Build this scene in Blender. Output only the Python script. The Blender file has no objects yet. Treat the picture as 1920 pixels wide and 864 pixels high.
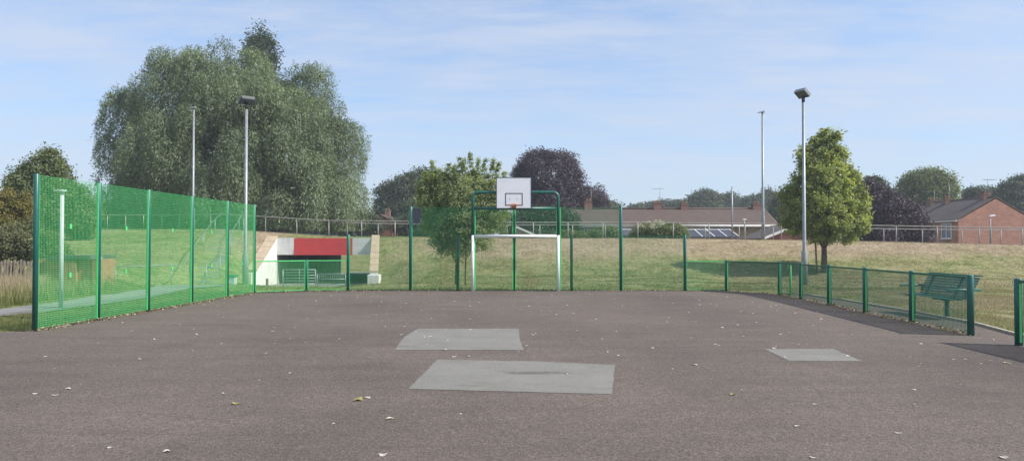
import bpy, math, random
import numpy as np
from math import radians, sin, cos, pi, atan, atan2, sqrt
from mathutils import Vector, Matrix

random.seed(7)
RNG = np.random.default_rng(11)
scene = bpy.context.scene
COL = scene.collection

# ------------------------------------------------------------------ camera geometry (photo is 1920 x 864)
F = 1400.0; CH = 1.66; HAZE = .0008; HORIZON = 458.0
PITCH = atan((HORIZON - 432.0) / F)

def ray(px, py):
    u = (px - 960.0) / F; v = (432.0 - py) / F
    return (u, cos(PITCH) - v * sin(PITCH), sin(PITCH) + v * cos(PITCH))
def G(px, py, h=0.0):
    d = ray(px, py); t = (h - CH) / d[2]
    return (d[0] * t, d[1] * t, h)
def P(px, py, Y):
    d = ray(px, py); t = Y / d[1]
    return (d[0] * t, Y, CH + d[2] * t)

# ------------------------------------------------------------------ mesh building
class MB:
    def __init__(s):
        s.v = []; s.f = []; s.sm = []
    def quad(s, a, b, c, d):
        n = len(s.v); s.v += [a, b, c, d]; s.f.append((n, n+1, n+2, n+3)); s.sm.append(False)
    def poly(s, pts):
        n = len(s.v); s.v += list(pts); s.f.append(tuple(range(n, n+len(pts)))); s.sm.append(False)
    def box(s, x0, x1, y0, y1, z0, z1):
        s.hexa([(x0,y0,z0),(x1,y0,z0),(x1,y1,z0),(x0,y1,z0),(x0,y0,z1),(x1,y0,z1),(x1,y1,z1),(x0,y1,z1)])
    def hexa(s, p):
        n = len(s.v); s.v += [tuple(q) for q in p]
        for f in ((0,3,2,1),(4,5,6,7),(0,1,5,4),(1,2,6,5),(2,3,7,6),(3,0,4,7)):
            s.f.append(tuple(n+i for i in f)); s.sm.append(False)
    def obox(s, c, ax, ay, az):
        """box centred at c with half-axis vectors"""
        c = Vector(c); ax = Vector(ax); ay = Vector(ay); az = Vector(az)
        s.hexa([c-ax-ay-az, c+ax-ay-az, c+ax+ay-az, c-ax+ay-az, c-ax-ay+az, c+ax-ay+az, c+ax+ay+az, c-ax+ay+az])
    def beam(s, p0, p1, w, h, up=(0,0,1)):
        p0 = Vector(p0); p1 = Vector(p1); d = p1 - p0
        if d.length < 1e-6: return
        dn = d.normalized(); up = Vector(up)
        sd = dn.cross(up)
        if sd.length < 1e-4: sd = dn.cross(Vector((1,0,0)))
        sd.normalize(); u2 = sd.cross(dn).normalized()
        s.obox((p0+p1)/2, d/2, sd*w/2, u2*h/2)
    def tube(s, pts, rads, n=12, cap=True):
        pts = [Vector(p) for p in pts]
        if not hasattr(rads, '__len__'): rads = [rads]*len(pts)
        rings = []; prev = None
        for i, p in enumerate(pts):
            if i == 0: t = pts[1]-pts[0]
            elif i == len(pts)-1: t = pts[-1]-pts[-2]
            else: t = (pts[i+1]-pts[i]).normalized() + (pts[i]-pts[i-1]).normalized()
            t.normalize()
            if prev is None:
                ref = Vector((0,0,1)) if abs(t.z) < .9 else Vector((1,0,0))
                a = t.cross(ref).normalized()
            else:
                a = (prev - t*prev.dot(t)).normalized()
            prev = a; b = t.cross(a)
            base = len(s.v)
            for k in range(n):
                an = 2*pi*k/n
                s.v.append(tuple(p + (a*cos(an) + b*sin(an))*rads[i]))
            rings.append(base)
        for i in range(len(rings)-1):
            for k in range(n):
                s.f.append((rings[i]+k, rings[i]+(k+1)%n, rings[i+1]+(k+1)%n, rings[i+1]+k)); s.sm.append(True)
        if cap:
            s.f.append(tuple(rings[0]+k for k in reversed(range(n)))); s.sm.append(False)
            s.f.append(tuple(rings[-1]+k for k in range(n))); s.sm.append(False)
    def build(s, name, material, parent=None, bevel=0, at=None):
        off = at if at is not None else worldloc(parent)
        me = bpy.data.meshes.new(name)
        me.from_pydata([(p[0]-off[0], p[1]-off[1], p[2]-off[2]) for p in s.v], [], s.f)
        me.polygons.foreach_set('use_smooth', s.sm)
        me.update()
        o = bpy.data.objects.new(name, me); COL.objects.link(o)
        if material: me.materials.append(material)
        if parent is not None: o.parent = parent
        if at is not None: o.location = at
        if bevel:
            m = o.modifiers.new('bevel', 'BEVEL'); m.width = bevel; m.segments = 2; m.limit_method = 'ANGLE'
        return o

def worldloc(o):
    v = [0.0,0.0,0.0]
    while o is not None:
        v = [v[i] + o.location[i] for i in range(3)]; o = o.parent
    return v
def tag(o, label=None, cat=None, group=None, kind=None):
    if label: o['label'] = label
    if cat: o['category'] = cat
    if group: o['group'] = group
    if kind: o['kind'] = kind
    return o
def thing(name, loc, label, cat, group=None):
    o = bpy.data.objects.new(name, None); COL.objects.link(o)
    o.location = loc; o.empty_display_size = .3
    return tag(o, label, cat, group)
def arrays_obj(name, verts, faces, material, parent=None, attr=None, at=None):
    """verts (n,3), faces (m,k) all the same size; attr: name -> per vertex float array"""
    off = np.array(at if at is not None else worldloc(parent), float)
    verts = np.asarray(verts, np.float32) - off.astype(np.float32)
    faces = np.asarray(faces, np.int32); m, k = faces.shape
    me = bpy.data.meshes.new(name)
    me.vertices.add(len(verts)); me.vertices.foreach_set('co', verts.ravel())
    me.loops.add(m*k); me.loops.foreach_set('vertex_index', faces.ravel())
    me.polygons.add(m); me.polygons.foreach_set('loop_start', np.arange(0, m*k, k, dtype=np.int32))
    me.update(calc_edges=True)
    for an, av in (attr or {}).items():
        a = me.attributes.new(an, 'FLOAT', 'POINT'); a.data.foreach_set('value', np.asarray(av, np.float32))
    o = bpy.data.objects.new(name, me); COL.objects.link(o)
    me.materials.append(material)
    if parent is not None: o.parent = parent
    if at is not None: o.location = at
    return o

# ------------------------------------------------------------------ materials
def newmat(name):
    m = bpy.data.materials.new(name); m.use_nodes = True
    nt = m.node_tree; nt.nodes.clear()
    out = nt.nodes.new('ShaderNodeOutputMaterial')
    return m, nt, out
def node(nt, t, **kw):
    n = nt.nodes.new(t)
    for k, v in kw.items():
        if k.startswith('i_'):
            n.inputs[k[2:].replace('_', ' ')].default_value = v
        else: setattr(n, k, v)
    return n
def rgb(c): return (c[0], c[1], c[2], 1.0)
def mixrgb(nt, fac, a, b, blend='MIX'):
    n = nt.nodes.new('ShaderNodeMix'); n.data_type = 'RGBA'; n.blend_type = blend
    for sock, val in ((n.inputs[0], fac), (n.inputs[6], a), (n.inputs[7], b)):
        if isinstance(val, bpy.types.NodeSocket): nt.links.new(val, sock)
        elif isinstance(val, (int, float)): sock.default_value = val
        else: sock.default_value = rgb(val)
    return n.outputs[2]
def coords(nt, kind='Object'):
    return nt.nodes.new('ShaderNodeTexCoord').outputs[kind]
def noise(nt, vec, scale, detail=4, rough=.6, stretch=None):
    if stretch:
        mp = nt.nodes.new('ShaderNodeMapping'); mp.inputs['Scale'].default_value = stretch
        nt.links.new(vec, mp.inputs['Vector']); vec = mp.outputs[0]
    n = nt.nodes.new('ShaderNodeTexNoise'); n.inputs['Scale'].default_value = scale
    n.inputs['Detail'].default_value = detail; n.inputs['Roughness'].default_value = rough
    nt.links.new(vec, n.inputs['Vector']); return n.outputs['Fac']
def ramp(nt, fac, stops):
    n = nt.nodes.new('ShaderNodeValToRGB'); e = n.color_ramp.elements
    while len(e) < len(stops): e.new(.5)
    for i, (p, c) in enumerate(stops):
        e[i].position = p; e[i].color = rgb(c) if hasattr(c, '__len__') else (c, c, c, 1)
    nt.links.new(fac, n.inputs[0]); return n.outputs[0]
def math_(nt, op, a, b=0.0):
    n = nt.nodes.new('ShaderNodeMath'); n.operation = op
    for i, v in enumerate((a, b)):
        if isinstance(v, bpy.types.NodeSocket): nt.links.new(v, n.inputs[i])
        else: n.inputs[i].default_value = v
    return n.outputs[0]
def principled(nt, out, color, rough=.6, metal=0.0, bump=None, bstr=.3, bdist=.01, spec=.5):
    p = nt.nodes.new('ShaderNodeBsdfPrincipled')
    if isinstance(color, bpy.types.NodeSocket): nt.links.new(color, p.inputs['Base Color'])
    else: p.inputs['Base Color'].default_value = rgb(color)
    if isinstance(rough, bpy.types.NodeSocket): nt.links.new(rough, p.inputs['Roughness'])
    else: p.inputs['Roughness'].default_value = rough
    p.inputs['Metallic'].default_value = metal
    p.inputs['Specular IOR Level'].default_value = spec
    if bump is not None:
        b = nt.nodes.new('ShaderNodeBump'); b.inputs['Strength'].default_value = bstr; b.inputs['Distance'].default_value = bdist
        nt.links.new(bump, b.inputs['Height']); nt.links.new(b.outputs[0], p.inputs['Normal'])
    nt.links.new(p.outputs[0], out.inputs[0]); return p
def simple(name, c1, c2=None, scale=6, rough=.6, metal=0, bstr=0.15, bdist=.004, spec=.5, lo=.35, hi=.65):
    m, nt, out = newmat(name)
    v = coords(nt)
    n = noise(nt, v, scale, 5, .65)
    col = ramp(nt, n, [(lo, c1), (hi, c2 or tuple(x*.85 for x in c1))])
    principled(nt, out, col, rough, metal, n, bstr, bdist, spec); return m
def leafmat(name, dark, light, trans=.35, rough=.5, gloss=.3):
    m, nt, out = newmat(name)
    a = nt.nodes.new('ShaderNodeAttribute'); a.attribute_name = 'tint'
    col = ramp(nt, a.outputs['Fac'], [(0, dark), (.55, tuple((dark[i]+light[i])/2 for i in range(3))), (1, light)])
    p = nt.nodes.new('ShaderNodeBsdfPrincipled'); nt.links.new(col, p.inputs['Base Color'])
    p.inputs['Roughness'].default_value = rough; p.inputs['Specular IOR Level'].default_value = gloss
    t = nt.nodes.new('ShaderNodeBsdfTranslucent')
    col2 = mixrgb(nt, 1.0, col, (1.1, 1.15, .55), 'MULTIPLY'); nt.links.new(col2, t.inputs[0])
    mx = nt.nodes.new('ShaderNodeMixShader'); mx.inputs[0].default_value = trans
    nt.links.new(p.outputs[0], mx.inputs[1]); nt.links.new(t.outputs[0], mx.inputs[2])
    nt.links.new(mx.outputs[0], out.inputs[0]); return m
def brickmat(name, c1, c2, mortar, axis='XZ', rough=.85, scale=1.0):
    m, nt, out = newmat(name)
    g = nt.nodes.new('ShaderNodeNewGeometry'); sep = nt.nodes.new('ShaderNodeSeparateXYZ'); nt.links.new(g.outputs['Position'], sep.inputs[0])
    cmb = nt.nodes.new('ShaderNodeCombineXYZ')
    s = math_(nt, 'ADD', sep.outputs['X'], sep.outputs['Y'])
    nt.links.new(s, cmb.inputs[0]); nt.links.new(sep.outputs['Z'], cmb.inputs[1])
    b = nt.nodes.new('ShaderNodeTexBrick'); b.inputs['Scale'].default_value = 1.0/scale
    b.inputs['Brick Width'].default_value = .225; b.inputs['Row Height'].default_value = .075; b.inputs['Mortar Size'].default_value = .008
    b.inputs['Color1'].default_value = rgb(c1); b.inputs['Color2'].default_value = rgb(c2); b.inputs['Mortar'].default_value = rgb(mortar)
    nt.links.new(cmb.outputs[0], b.inputs['Vector'])
    n = noise(nt, g.outputs['Position'], 1.1, 6, .7)
    n2 = noise(nt, g.outputs['Position'], 3.0, 5, .75, (.5, .5, 2.5))
    c = mixrgb(nt, .6, b.outputs['Color'], ramp(nt, n, [(.3, (.7,.68,.68)), (.7, (1.1,1.05,1.0))]), 'MULTIPLY')
    c = mixrgb(nt, .7, c, ramp(nt, n2, [(.35, (.72,.7,.7)), (.65, (1.2,1.15,1.1))]), 'MULTIPLY')
    principled(nt, out, c, rough, 0, b.outputs['Fac'], -.2, .004); return m
def tilemat(name, c1, c2):
    m, nt, out = newmat(name)
    g = nt.nodes.new('ShaderNodeNewGeometry'); pos = g.outputs['Position']
    sep = nt.nodes.new('ShaderNodeSeparateXYZ'); nt.links.new(pos, sep.inputs[0])
    w = math_(nt, 'FRACT', math_(nt, 'MULTIPLY', sep.outputs['Z'], 6.6))
    n = noise(nt, pos, 1.3, 7, .7); n2 = noise(nt, pos, 9, 3, .6, (1, 1, 3))
    c = ramp(nt, n, [(.32, c1), (.68, c2)])
    c = mixrgb(nt, .55, c, ramp(nt, n2, [(.3, (.6,.6,.62)), (.7, (1.25,1.2,1.15))]), 'MULTIPLY')
    c = mixrgb(nt, 1.0, c, ramp(nt, w, [(0, .62), (.18, 1.0), (1, 1.05)]), 'MULTIPLY')
    principled(nt, out, c, .85, 0, w, .5, .02); return m

M = {}
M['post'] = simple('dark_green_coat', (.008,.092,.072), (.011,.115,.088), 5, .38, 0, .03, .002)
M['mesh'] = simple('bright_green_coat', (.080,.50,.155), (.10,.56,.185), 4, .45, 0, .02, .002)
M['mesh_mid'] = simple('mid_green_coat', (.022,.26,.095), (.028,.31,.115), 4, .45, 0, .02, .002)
M['mesh_shade'] = simple('shaded_green_coat', (.009,.115,.055), (.012,.14,.065), 4, .45, 0, .02, .002)  # same fence green darkened, shade of the right-hand mesh put into the colour
M['goal_white'] = simple('white_post_paint', (.86,.85,.83), (.76,.745,.72), 9, .4, 0, .05)
M['board'] = simple('white_board', (.80,.81,.84), (.74,.75,.78), 3, .45, 0, .02)
M['black'] = simple('black_line_paint', (.02,.02,.025), (.035,.035,.04), 8, .6)
M['ring'] = simple('orange_ring_paint', (.50,.19,.10), (.36,.12,.08), 14, .5)
M['galv'] = simple('galvanised_steel', (.30,.325,.34), (.22,.24,.255), 7, .45, .25, .05)
M['rail'] = simple('weathered_galvanised_rail', (.36,.34,.31), (.26,.24,.22), 5, .6, .1, .05)
M['lamp_grey'] = simple('pale_grey_lamp_paint', (.52,.56,.55), (.42,.46,.45), 5, .5)
M['lamp_dark'] = simple('dark_lamp_body', (.022,.024,.028), (.035,.038,.042), 8, .5)
M['lamp_glass'] = simple('lamp_glass', (.045,.055,.085), (.06,.07,.10), 3, .25)
M['white_wall'] = None
M['red'] = simple('red_wall_paint', (.56,.055,.055), (.46,.06,.055), 2.0, .7, 0, .3, .006)
M['coping'] = simple('tan_coping_stone', (.47,.37,.25), (.36,.28,.19), 3, .85, 0, .4, .008)
M['concrete'] = simple('grey_concrete', (.32,.31,.28), (.22,.21,.19), 3, .9, 0, .4, .01)
M['tunnel'] = simple('grimy_tunnel_wall', (.34,.34,.32), (.20,.20,.19), 1.4, .8, 0, .3, .006)
M['bark'] = simple('tree_bark', (.16,.12,.085), (.07,.055,.042), 9, .9, 0, .8, .02)
M['timber'] = simple('weathered_timber', (.36,.30,.23), (.22,.18,.14), 8, .85, 0, .4, .01)
M['stake'] = simple('timber_stake', (.20,.15,.10), (.13,.10,.07), 8, .85, 0, .4, .01)
M['bench'] = simple('bench_green_coat', (.014,.105,.085), (.02,.13,.105), 6, .4)
M['bargeboard'] = simple('white_bargeboard', (.78,.77,.74), (.66,.65,.62), 3, .5)
M['window_white'] = simple('white_window_frame', (.78,.79,.80), (.7,.71,.72), 3, .4)
M['glass'] = simple('dark_window_glass', (.05,.065,.085), (.09,.11,.14), 1.1, .08)
M['glass_blue'] = simple('conservatory_glass', (.04,.042,.055), (.065,.066,.08), 1.5, .45, 0, .1, .004, .2)
M['brick_pink'] = brickmat('pink_red_brick', (.45,.205,.15), (.36,.15,.108), (.42,.33,.27))
M['brick_dull'] = brickmat('dull_chimney_brick', (.26,.135,.10), (.20,.10,.078), (.26,.21,.175))
M['verge'] = simple('brown_verge', (.12,.085,.075), (.09,.065,.06), 6, .8)
M['brick_red'] = brickmat('dark_red_brick', (.27,.085,.062), (.20,.064,.048), (.22,.16,.13))
M['brick_tan'] = brickmat('tan_brick', (.42,.31,.20), (.35,.25,.16), (.36,.31,.25))
M['brick_orange'] = brickmat('orange_brick', (.40,.17,.085), (.31,.12,.065), (.3,.22,.17))
M['tile_brown'] = tilemat('brown_roof_tiles', (.076,.050,.041), (.108,.074,.062))
M['tile_grey'] = tilemat('grey_roof_tiles', (.074,.060,.053), (.112,.092,.082))
M['felt'] = simple('roof_felt', (.05,.055,.05), (.08,.08,.075), 4, .9)
M['pot'] = simple('chimney_pot_clay', (.27,.14,.095), (.21,.11,.075), 7, .8)
M['aerial'] = simple('aerial_metal', (.3,.31,.32), (.2,.21,.22), 9, .5, .3)
M['kerb'] = simple('kerb_concrete', (.52,.46,.38), (.38,.33,.27), 6, .9, 0, .4, .006)
M['navy'] = simple('dark_navy_board', (.03,.03,.055), (.045,.045,.07), 4, .6)

def painted(name, c1, c2, dirt):
    m, nt, out = newmat(name); g = nt.nodes.new('ShaderNodeNewGeometry'); v = g.outputs['Position']
    n = noise(nt, v, 1.6, 6, .7); n2 = noise(nt, v, 2.2, 6, .7, (2.2, 2.2, .35)); sp = nt.nodes.new('ShaderNodeSeparateXYZ'); nt.links.new(v, sp.inputs[0])
    c = ramp(nt, n, [(.3, c2), (.65, c1)])
    c = mixrgb(nt, ramp(nt, n2, [(.52, 0.0), (.75, .65)]), c, dirt)
    w = math_(nt, 'FRACT', math_(nt, 'MULTIPLY', sp.outputs['Z'], 5.2))
    c = mixrgb(nt, 1.0, c, ramp(nt, w, [(0, .80), (.09, 1.0), (1, 1.0)]), 'MULTIPLY')
    principled(nt, out, c, .8, 0, n, .4, .01); return m
M['white_wall'] = painted('painted_white_concrete', (.70,.69,.65), (.58,.57,.53), (.36,.35,.31))
M['red'] = painted('red_wall_paint', (.56,.055,.055), (.47,.055,.052), (.34,.10,.09))

# tarmac: fine aggregate, worn and dusty in large soft patches
def make_tarmac():
    m, nt, out = newmat('worn_tarmac')
    v = coords(nt)
    n1 = noise(nt, v, .35, 6, .62); n2 = noise(nt, v, 1.7, 6, .7)
    vor = nt.nodes.new('ShaderNodeTexVoronoi'); vor.inputs['Scale'].default_value = 120; nt.links.new(v, vor.inputs['Vector'])
    vor2 = nt.nodes.new('ShaderNodeTexVoronoi'); vor2.inputs['Scale'].default_value = 38; nt.links.new(v, vor2.inputs['Vector'])
    c = ramp(nt, n1, [(.30, (.106,.086,.073)), (.50, (.124,.100,.085)), (.72, (.140,.113,.096))])
    c = mixrgb(nt, .35, c, ramp(nt, n2, [(.3, (.74,.74,.75)), (.7, (1.2,1.17,1.15))]), 'MULTIPLY')
    sp = nt.nodes.new('ShaderNodeSeparateColor'); nt.links.new(vor.outputs['Color'], sp.inputs[0])
    c = mixrgb(nt, .75, c, ramp(nt, sp.outputs[0], [(0, (.28,.28,.28)), (.35, (.80,.80,.80)), (.72, (1.08,1.07,1.06)), (1, (2.1,2.02,1.95))]), 'MULTIPLY')
    sp2 = nt.nodes.new('ShaderNodeSeparateColor'); nt.links.new(vor2.outputs['Color'], sp2.inputs[0])
    c = mixrgb(nt, .5, c, ramp(nt, sp2.outputs[1], [(0, (.55,.55,.56)), (.25, (.95,.95,.95)), (.8, (1.03,1.03,1.03)), (1, (1.45,1.42,1.4))]), 'MULTIPLY')
    # faint trails and scuffs
    n3 = noise(nt, v, 1.2, 5, .6, (.25, 1.6, 1)); c = mixrgb(nt, .5, c, ramp(nt, n3, [(.36, (.84,.84,.85)), (.5, (1,1,1)), (.66, (1.10,1.09,1.08))]), 'MULTIPLY')
    # darker damp-looking stains and old laying joints
    n4 = noise(nt, v, .16, 5, .6); c = mixrgb(nt, .8, c, ramp(nt, n4, [(.36, (.78,.78,.80)), (.50, (1,1,1)), (.66, (1.06,1.05,1.04))]), 'MULTIPLY')
    sx = nt.nodes.new('ShaderNodeSeparateXYZ'); nt.links.new(v, sx.inputs[0])
    wob = math_(nt, 'MULTIPLY', math_(nt, 'SUBTRACT', n2, .5), .10)
    jt = math_(nt, 'ABSOLUTE', math_(nt, 'SUBTRACT', math_(nt, 'FRACT', math_(nt, 'DIVIDE', math_(nt, 'ADD', math_(nt, 'ADD', sx.outputs['Y'], math_(nt,'MULTIPLY',sx.outputs['X'],.04)), wob), 4.3)), .5))
    jl = math_(nt, 'MULTIPLY', ramp(nt, jt, [(0, 1.0), (.006, 0.0)]), ramp(nt, n1, [(.42, 0.0), (.6, 1.0)]))
    c = mixrgb(nt, math_(nt, 'MULTIPLY', jl, .35), c, (.07,.06,.055))
    # hairline cracks
    mp = nt.nodes.new('ShaderNodeMapping'); nt.links.new(v, mp.inputs['Vector'])
    wn = nt.nodes.new('ShaderNodeTexNoise'); wn.inputs['Scale'].default_value = .9; wn.inputs['Detail'].default_value = 4; nt.links.new(v, wn.inputs['Vector'])
    add = mixrgb(nt, .22, v, wn.outputs['Color'], 'ADD')
    cr = nt.nodes.new('ShaderNodeTexVoronoi'); cr.feature = 'DISTANCE_TO_EDGE'; cr.inputs['Scale'].default_value = .21; nt.links.new(add, cr.inputs['Vector'])
    gate = ramp(nt, noise(nt, v, .5, 3, .5), [(.50, 0.0), (.62, 1.0)])
    crk = math_(nt, 'MULTIPLY', ramp(nt, cr.outputs['Distance'], [(0, 1.0), (.0035, 0.0)]), gate)
    c = mixrgb(nt, math_(nt, 'MULTIPLY', crk, .55), c, (.05,.046,.045))
    principled(nt, out, c, .92, 0, sp.outputs[0], .55, .006, .3); return m
M['tarmac'] = make_tarmac()
def make_patch(stain=None):
    m, nt, out = newmat('grey_repair_patch')
    v = coords(nt, 'Object')
    n1 = noise(nt, v, 1.3, 6, .65)
    vor = nt.nodes.new('ShaderNodeTexVoronoi'); vor.inputs['Scale'].default_value = 110; nt.links.new(v, vor.inputs['Vector'])
    sp = nt.nodes.new('ShaderNodeSeparateColor'); nt.links.new(vor.outputs['Color'], sp.inputs[0])
    c = ramp(nt, n1, [(.3, (.164,.156,.138)), (.7, (.204,.194,.174))])
    c = mixrgb(nt, .55, c, ramp(nt, sp.outputs[0], [(0, (.66,.66,.66)), (.4, (.97,.97,.97)), (1, (1.3,1.3,1.3))]), 'MULTIPLY')
    n2 = noise(nt, v, 1.1, 6, .7, (.6, 1.8, 1)); c = mixrgb(nt, 1.0, c, ramp(nt, n2, [(.30, (.68,.65,.62)), (.44, (1,1,1)), (.62, (1,1,1)), (.75, (1.1,1.1,1.08))]), 'MULTIPLY')
    if stain:
        mp = nt.nodes.new('ShaderNodeMapping'); mp.inputs['Location'].default_value = (-stain[0]/stain[2], -stain[1]/stain[3], 0); mp.inputs['Scale'].default_value = (1/stain[2], 1/stain[3], 1)
        nt.links.new(v, mp.inputs['Vector']); ln = nt.nodes.new('ShaderNodeVectorMath'); ln.operation = 'LENGTH'; nt.links.new(mp.outputs[0], ln.inputs[0])
        dd = math_(nt, 'ADD', ln.outputs['Value'], math_(nt, 'MULTIPLY', math_(nt, 'SUBTRACT', noise(nt, v, 3.5, 6, .65), .5), 2.4))
        c = mixrgb(nt, ramp(nt, dd, [(.35, .75), (1.15, 0.0)]), c, (.095,.082,.075))
    principled(nt, out, c, .92, 0, sp.outputs[0], .3, .004, .3); return m
M['patch'] = make_patch()
def make_stain():
    return simple('brownish_stain', (.105,.092,.086), (.14,.125,.117), 5, .9, 0, .2)
M['stain'] = make_stain()
def make_path():
    m, nt, out = newmat('pale_tarmac_path')
    v = coords(nt); n1 = noise(nt, v, .6, 6, .65); n2 = noise(nt, v, 40, 2, .5)
    c = ramp(nt, n1, [(.3, (.17,.165,.155)), (.7, (.235,.225,.21))])
    c = mixrgb(nt, .5, c, ramp(nt, n2, [(.3, (.7,.7,.7)), (.7, (1.25,1.25,1.25))]), 'MULTIPLY')
    principled(nt, out, c, .92, 0, n2, .3, .01, .3); return m
M['path'] = make_path()
def make_ground():
    m, nt, out = newmat('mown_grass_ground')
    v = coords(nt)
    at = nt.nodes.new('ShaderNodeAttribute'); at.attribute_name = 'dry'
    n1 = noise(nt, v, .45, 6, .65, (1, 1.6, 1)); n2 = noise(nt, v, 3.2, 6, .75); n3 = noise(nt, v, 9, 6, .75, (.7,1.3,1))
    f = math_(nt, 'ADD', at.outputs['Fac'], math_(nt, 'MULTIPLY', math_(nt, 'SUBTRACT', n1, .5), 1.5))
    f = math_(nt, 'ADD', f, math_(nt, 'MULTIPLY', math_(nt, 'SUBTRACT', n2, .5), .8))
    c = ramp(nt, f, [(.02, (.140,.160,.055)), (.33, (.235,.225,.105)), (.6, (.275,.225,.135)), (.9, (.320,.250,.172))])
    c = mixrgb(nt, .8, c, ramp(nt, n3, [(.3, (.38,.38,.36)), (.5, (1,1,1)), (.70, (1.5,1.47,1.4))]), 'MULTIPLY')
    c = mixrgb(nt, .75, c, ramp(nt, n2, [(.35, (.55,.57,.55)), (.6, (1.12,1.12,1.12))]), 'MULTIPLY')
    principled(nt, out, c, .95, 0, n3, .8, .06, .1); return m
M['ground'] = make_ground()
def blade_mat():
    m, nt, out = newmat('grass_blades')
    a = nt.nodes.new('ShaderNodeAttribute'); a.attribute_name = 'tint'
    c = ramp(nt, a.outputs['Fac'], [(0, (.140,.175,.052)), (.3, (.275,.272,.110)), (.6, (.32,.265,.155)), (1, (.46,.365,.25))])
    p = nt.nodes.new('ShaderNodeBsdfPrincipled'); nt.links.new(c, p.inputs['Base Color']); p.inputs['Roughness'].default_value = .7
    p.inputs['Specular IOR Level'].default_value = .15
    t = nt.nodes.new('ShaderNodeBsdfTranslucent'); nt.links.new(c, t.inputs[0])
    mx = nt.nodes.new('ShaderNodeMixShader'); mx.inputs[0].default_value = .35
    nt.links.new(p.outputs[0], mx.inputs[1]); nt.links.new(t.outputs[0], mx.inputs[2]); nt.links.new(mx.outputs[0], out.inputs[0]); return m
M['blade'] = blade_mat()
M['leaf_willow'] = leafmat('willow_leaves', (.052,.080,.042), (.31,.375,.215), .36, .5, .35)
M['leaf_green'] = leafmat('mid_green_leaves', (.075,.108,.038), (.235,.265,.105), .40, .5, .35)
M['leaf_cherry'] = leafmat('fresh_green_leaves', (.150,.195,.090), (.45,.50,.26), .52, .5, .35)
M['leaf_dark'] = leafmat('dark_green_leaves', (.035,.056,.026), (.095,.125,.055), .28, .5, .3)
M['leaf_lime'] = leafmat('yellowish_green_leaves', (.115,.155,.05), (.50,.53,.18), .54, .45, .4)
M['leaf_purple'] = leafmat('copper_leaves', (.034,.025,.040), (.098,.058,.080), .25, .5, .3)
M['leaf_far'] = leafmat('distant_leaves', (.050,.070,.042), (.125,.145,.080), .25, .6, .2)
M['leaf_yellow'] = leafmat('yellowing_bush_leaves', (.065,.080,.030), (.36,.28,.08), .3, .6, .2)
M['leaf_brown'] = leafmat('brownish_bush_leaves', (.08,.10,.042), (.24,.235,.12), .25, .6, .2)
M['blossom'] = leafmat('pale_blossom', (.40,.40,.30), (.70,.68,.55), .3, .6, .2)
M['dead_leaf'] = leafmat('dry_fallen_leaf', (.45,.40,.33), (.78,.74,.68), .25, .7, .2)
M['dead_leaf_yellow'] = leafmat('withered_yellow_leaf', (.24,.20,.07), (.50,.43,.20), .25, .7, .2)
M['litter'] = leafmat('leaf_litter', (.10,.085,.04), (.55,.47,.33), .2, .8, .1)

# ------------------------------------------------------------------ terrain
def sstep(a, b, x):
    t = np.clip((x - a) / (b - a), 0, 1); return t*t*(3-2*t)
TUN_L, TUN_R, TUN_Y0, TUN_Y1, FLOOR = -14.42, -8.66, 46.0, 62.6, -0.78
def top_h(x):      # height of the raised path along the embankment
    return np.interp(x, [-60,-30,-20,-12,0,8,20,30,60], [2.75,2.75,2.72,2.20,2.05,2.05,1.88,1.62,1.5])
def rail_y(x):     # line of the railing on the crest
    return np.interp(x, [-60,-24,-16,-8,8,20,32,60], [56,53,49.5,48,47.6,46.6,43.8,40])
def base_y(x):
    return np.interp(x, [-60,-22,-17,-12,-8.5,-6,0,4,60], [31,31,33,37.5,41.2,40.2,39.2,39.3,37])
def bumps(x, y):
    return (.05*np.sin(x*.9+1.3*np.sin(y*.6)) + .04*np.sin(y*1.7+.8*np.sin(x*.7)) + .025*np.sin(x*2.3+y*1.1))
def wing_r(y):     # the right-hand wing wall splays outwards towards the court
    return np.interp(y, [42.0, 46.0], [-7.95, -8.66])
def wing_l(y):
    return np.interp(y, [42.0, 46.0], [-14.55, -14.42])
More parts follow.
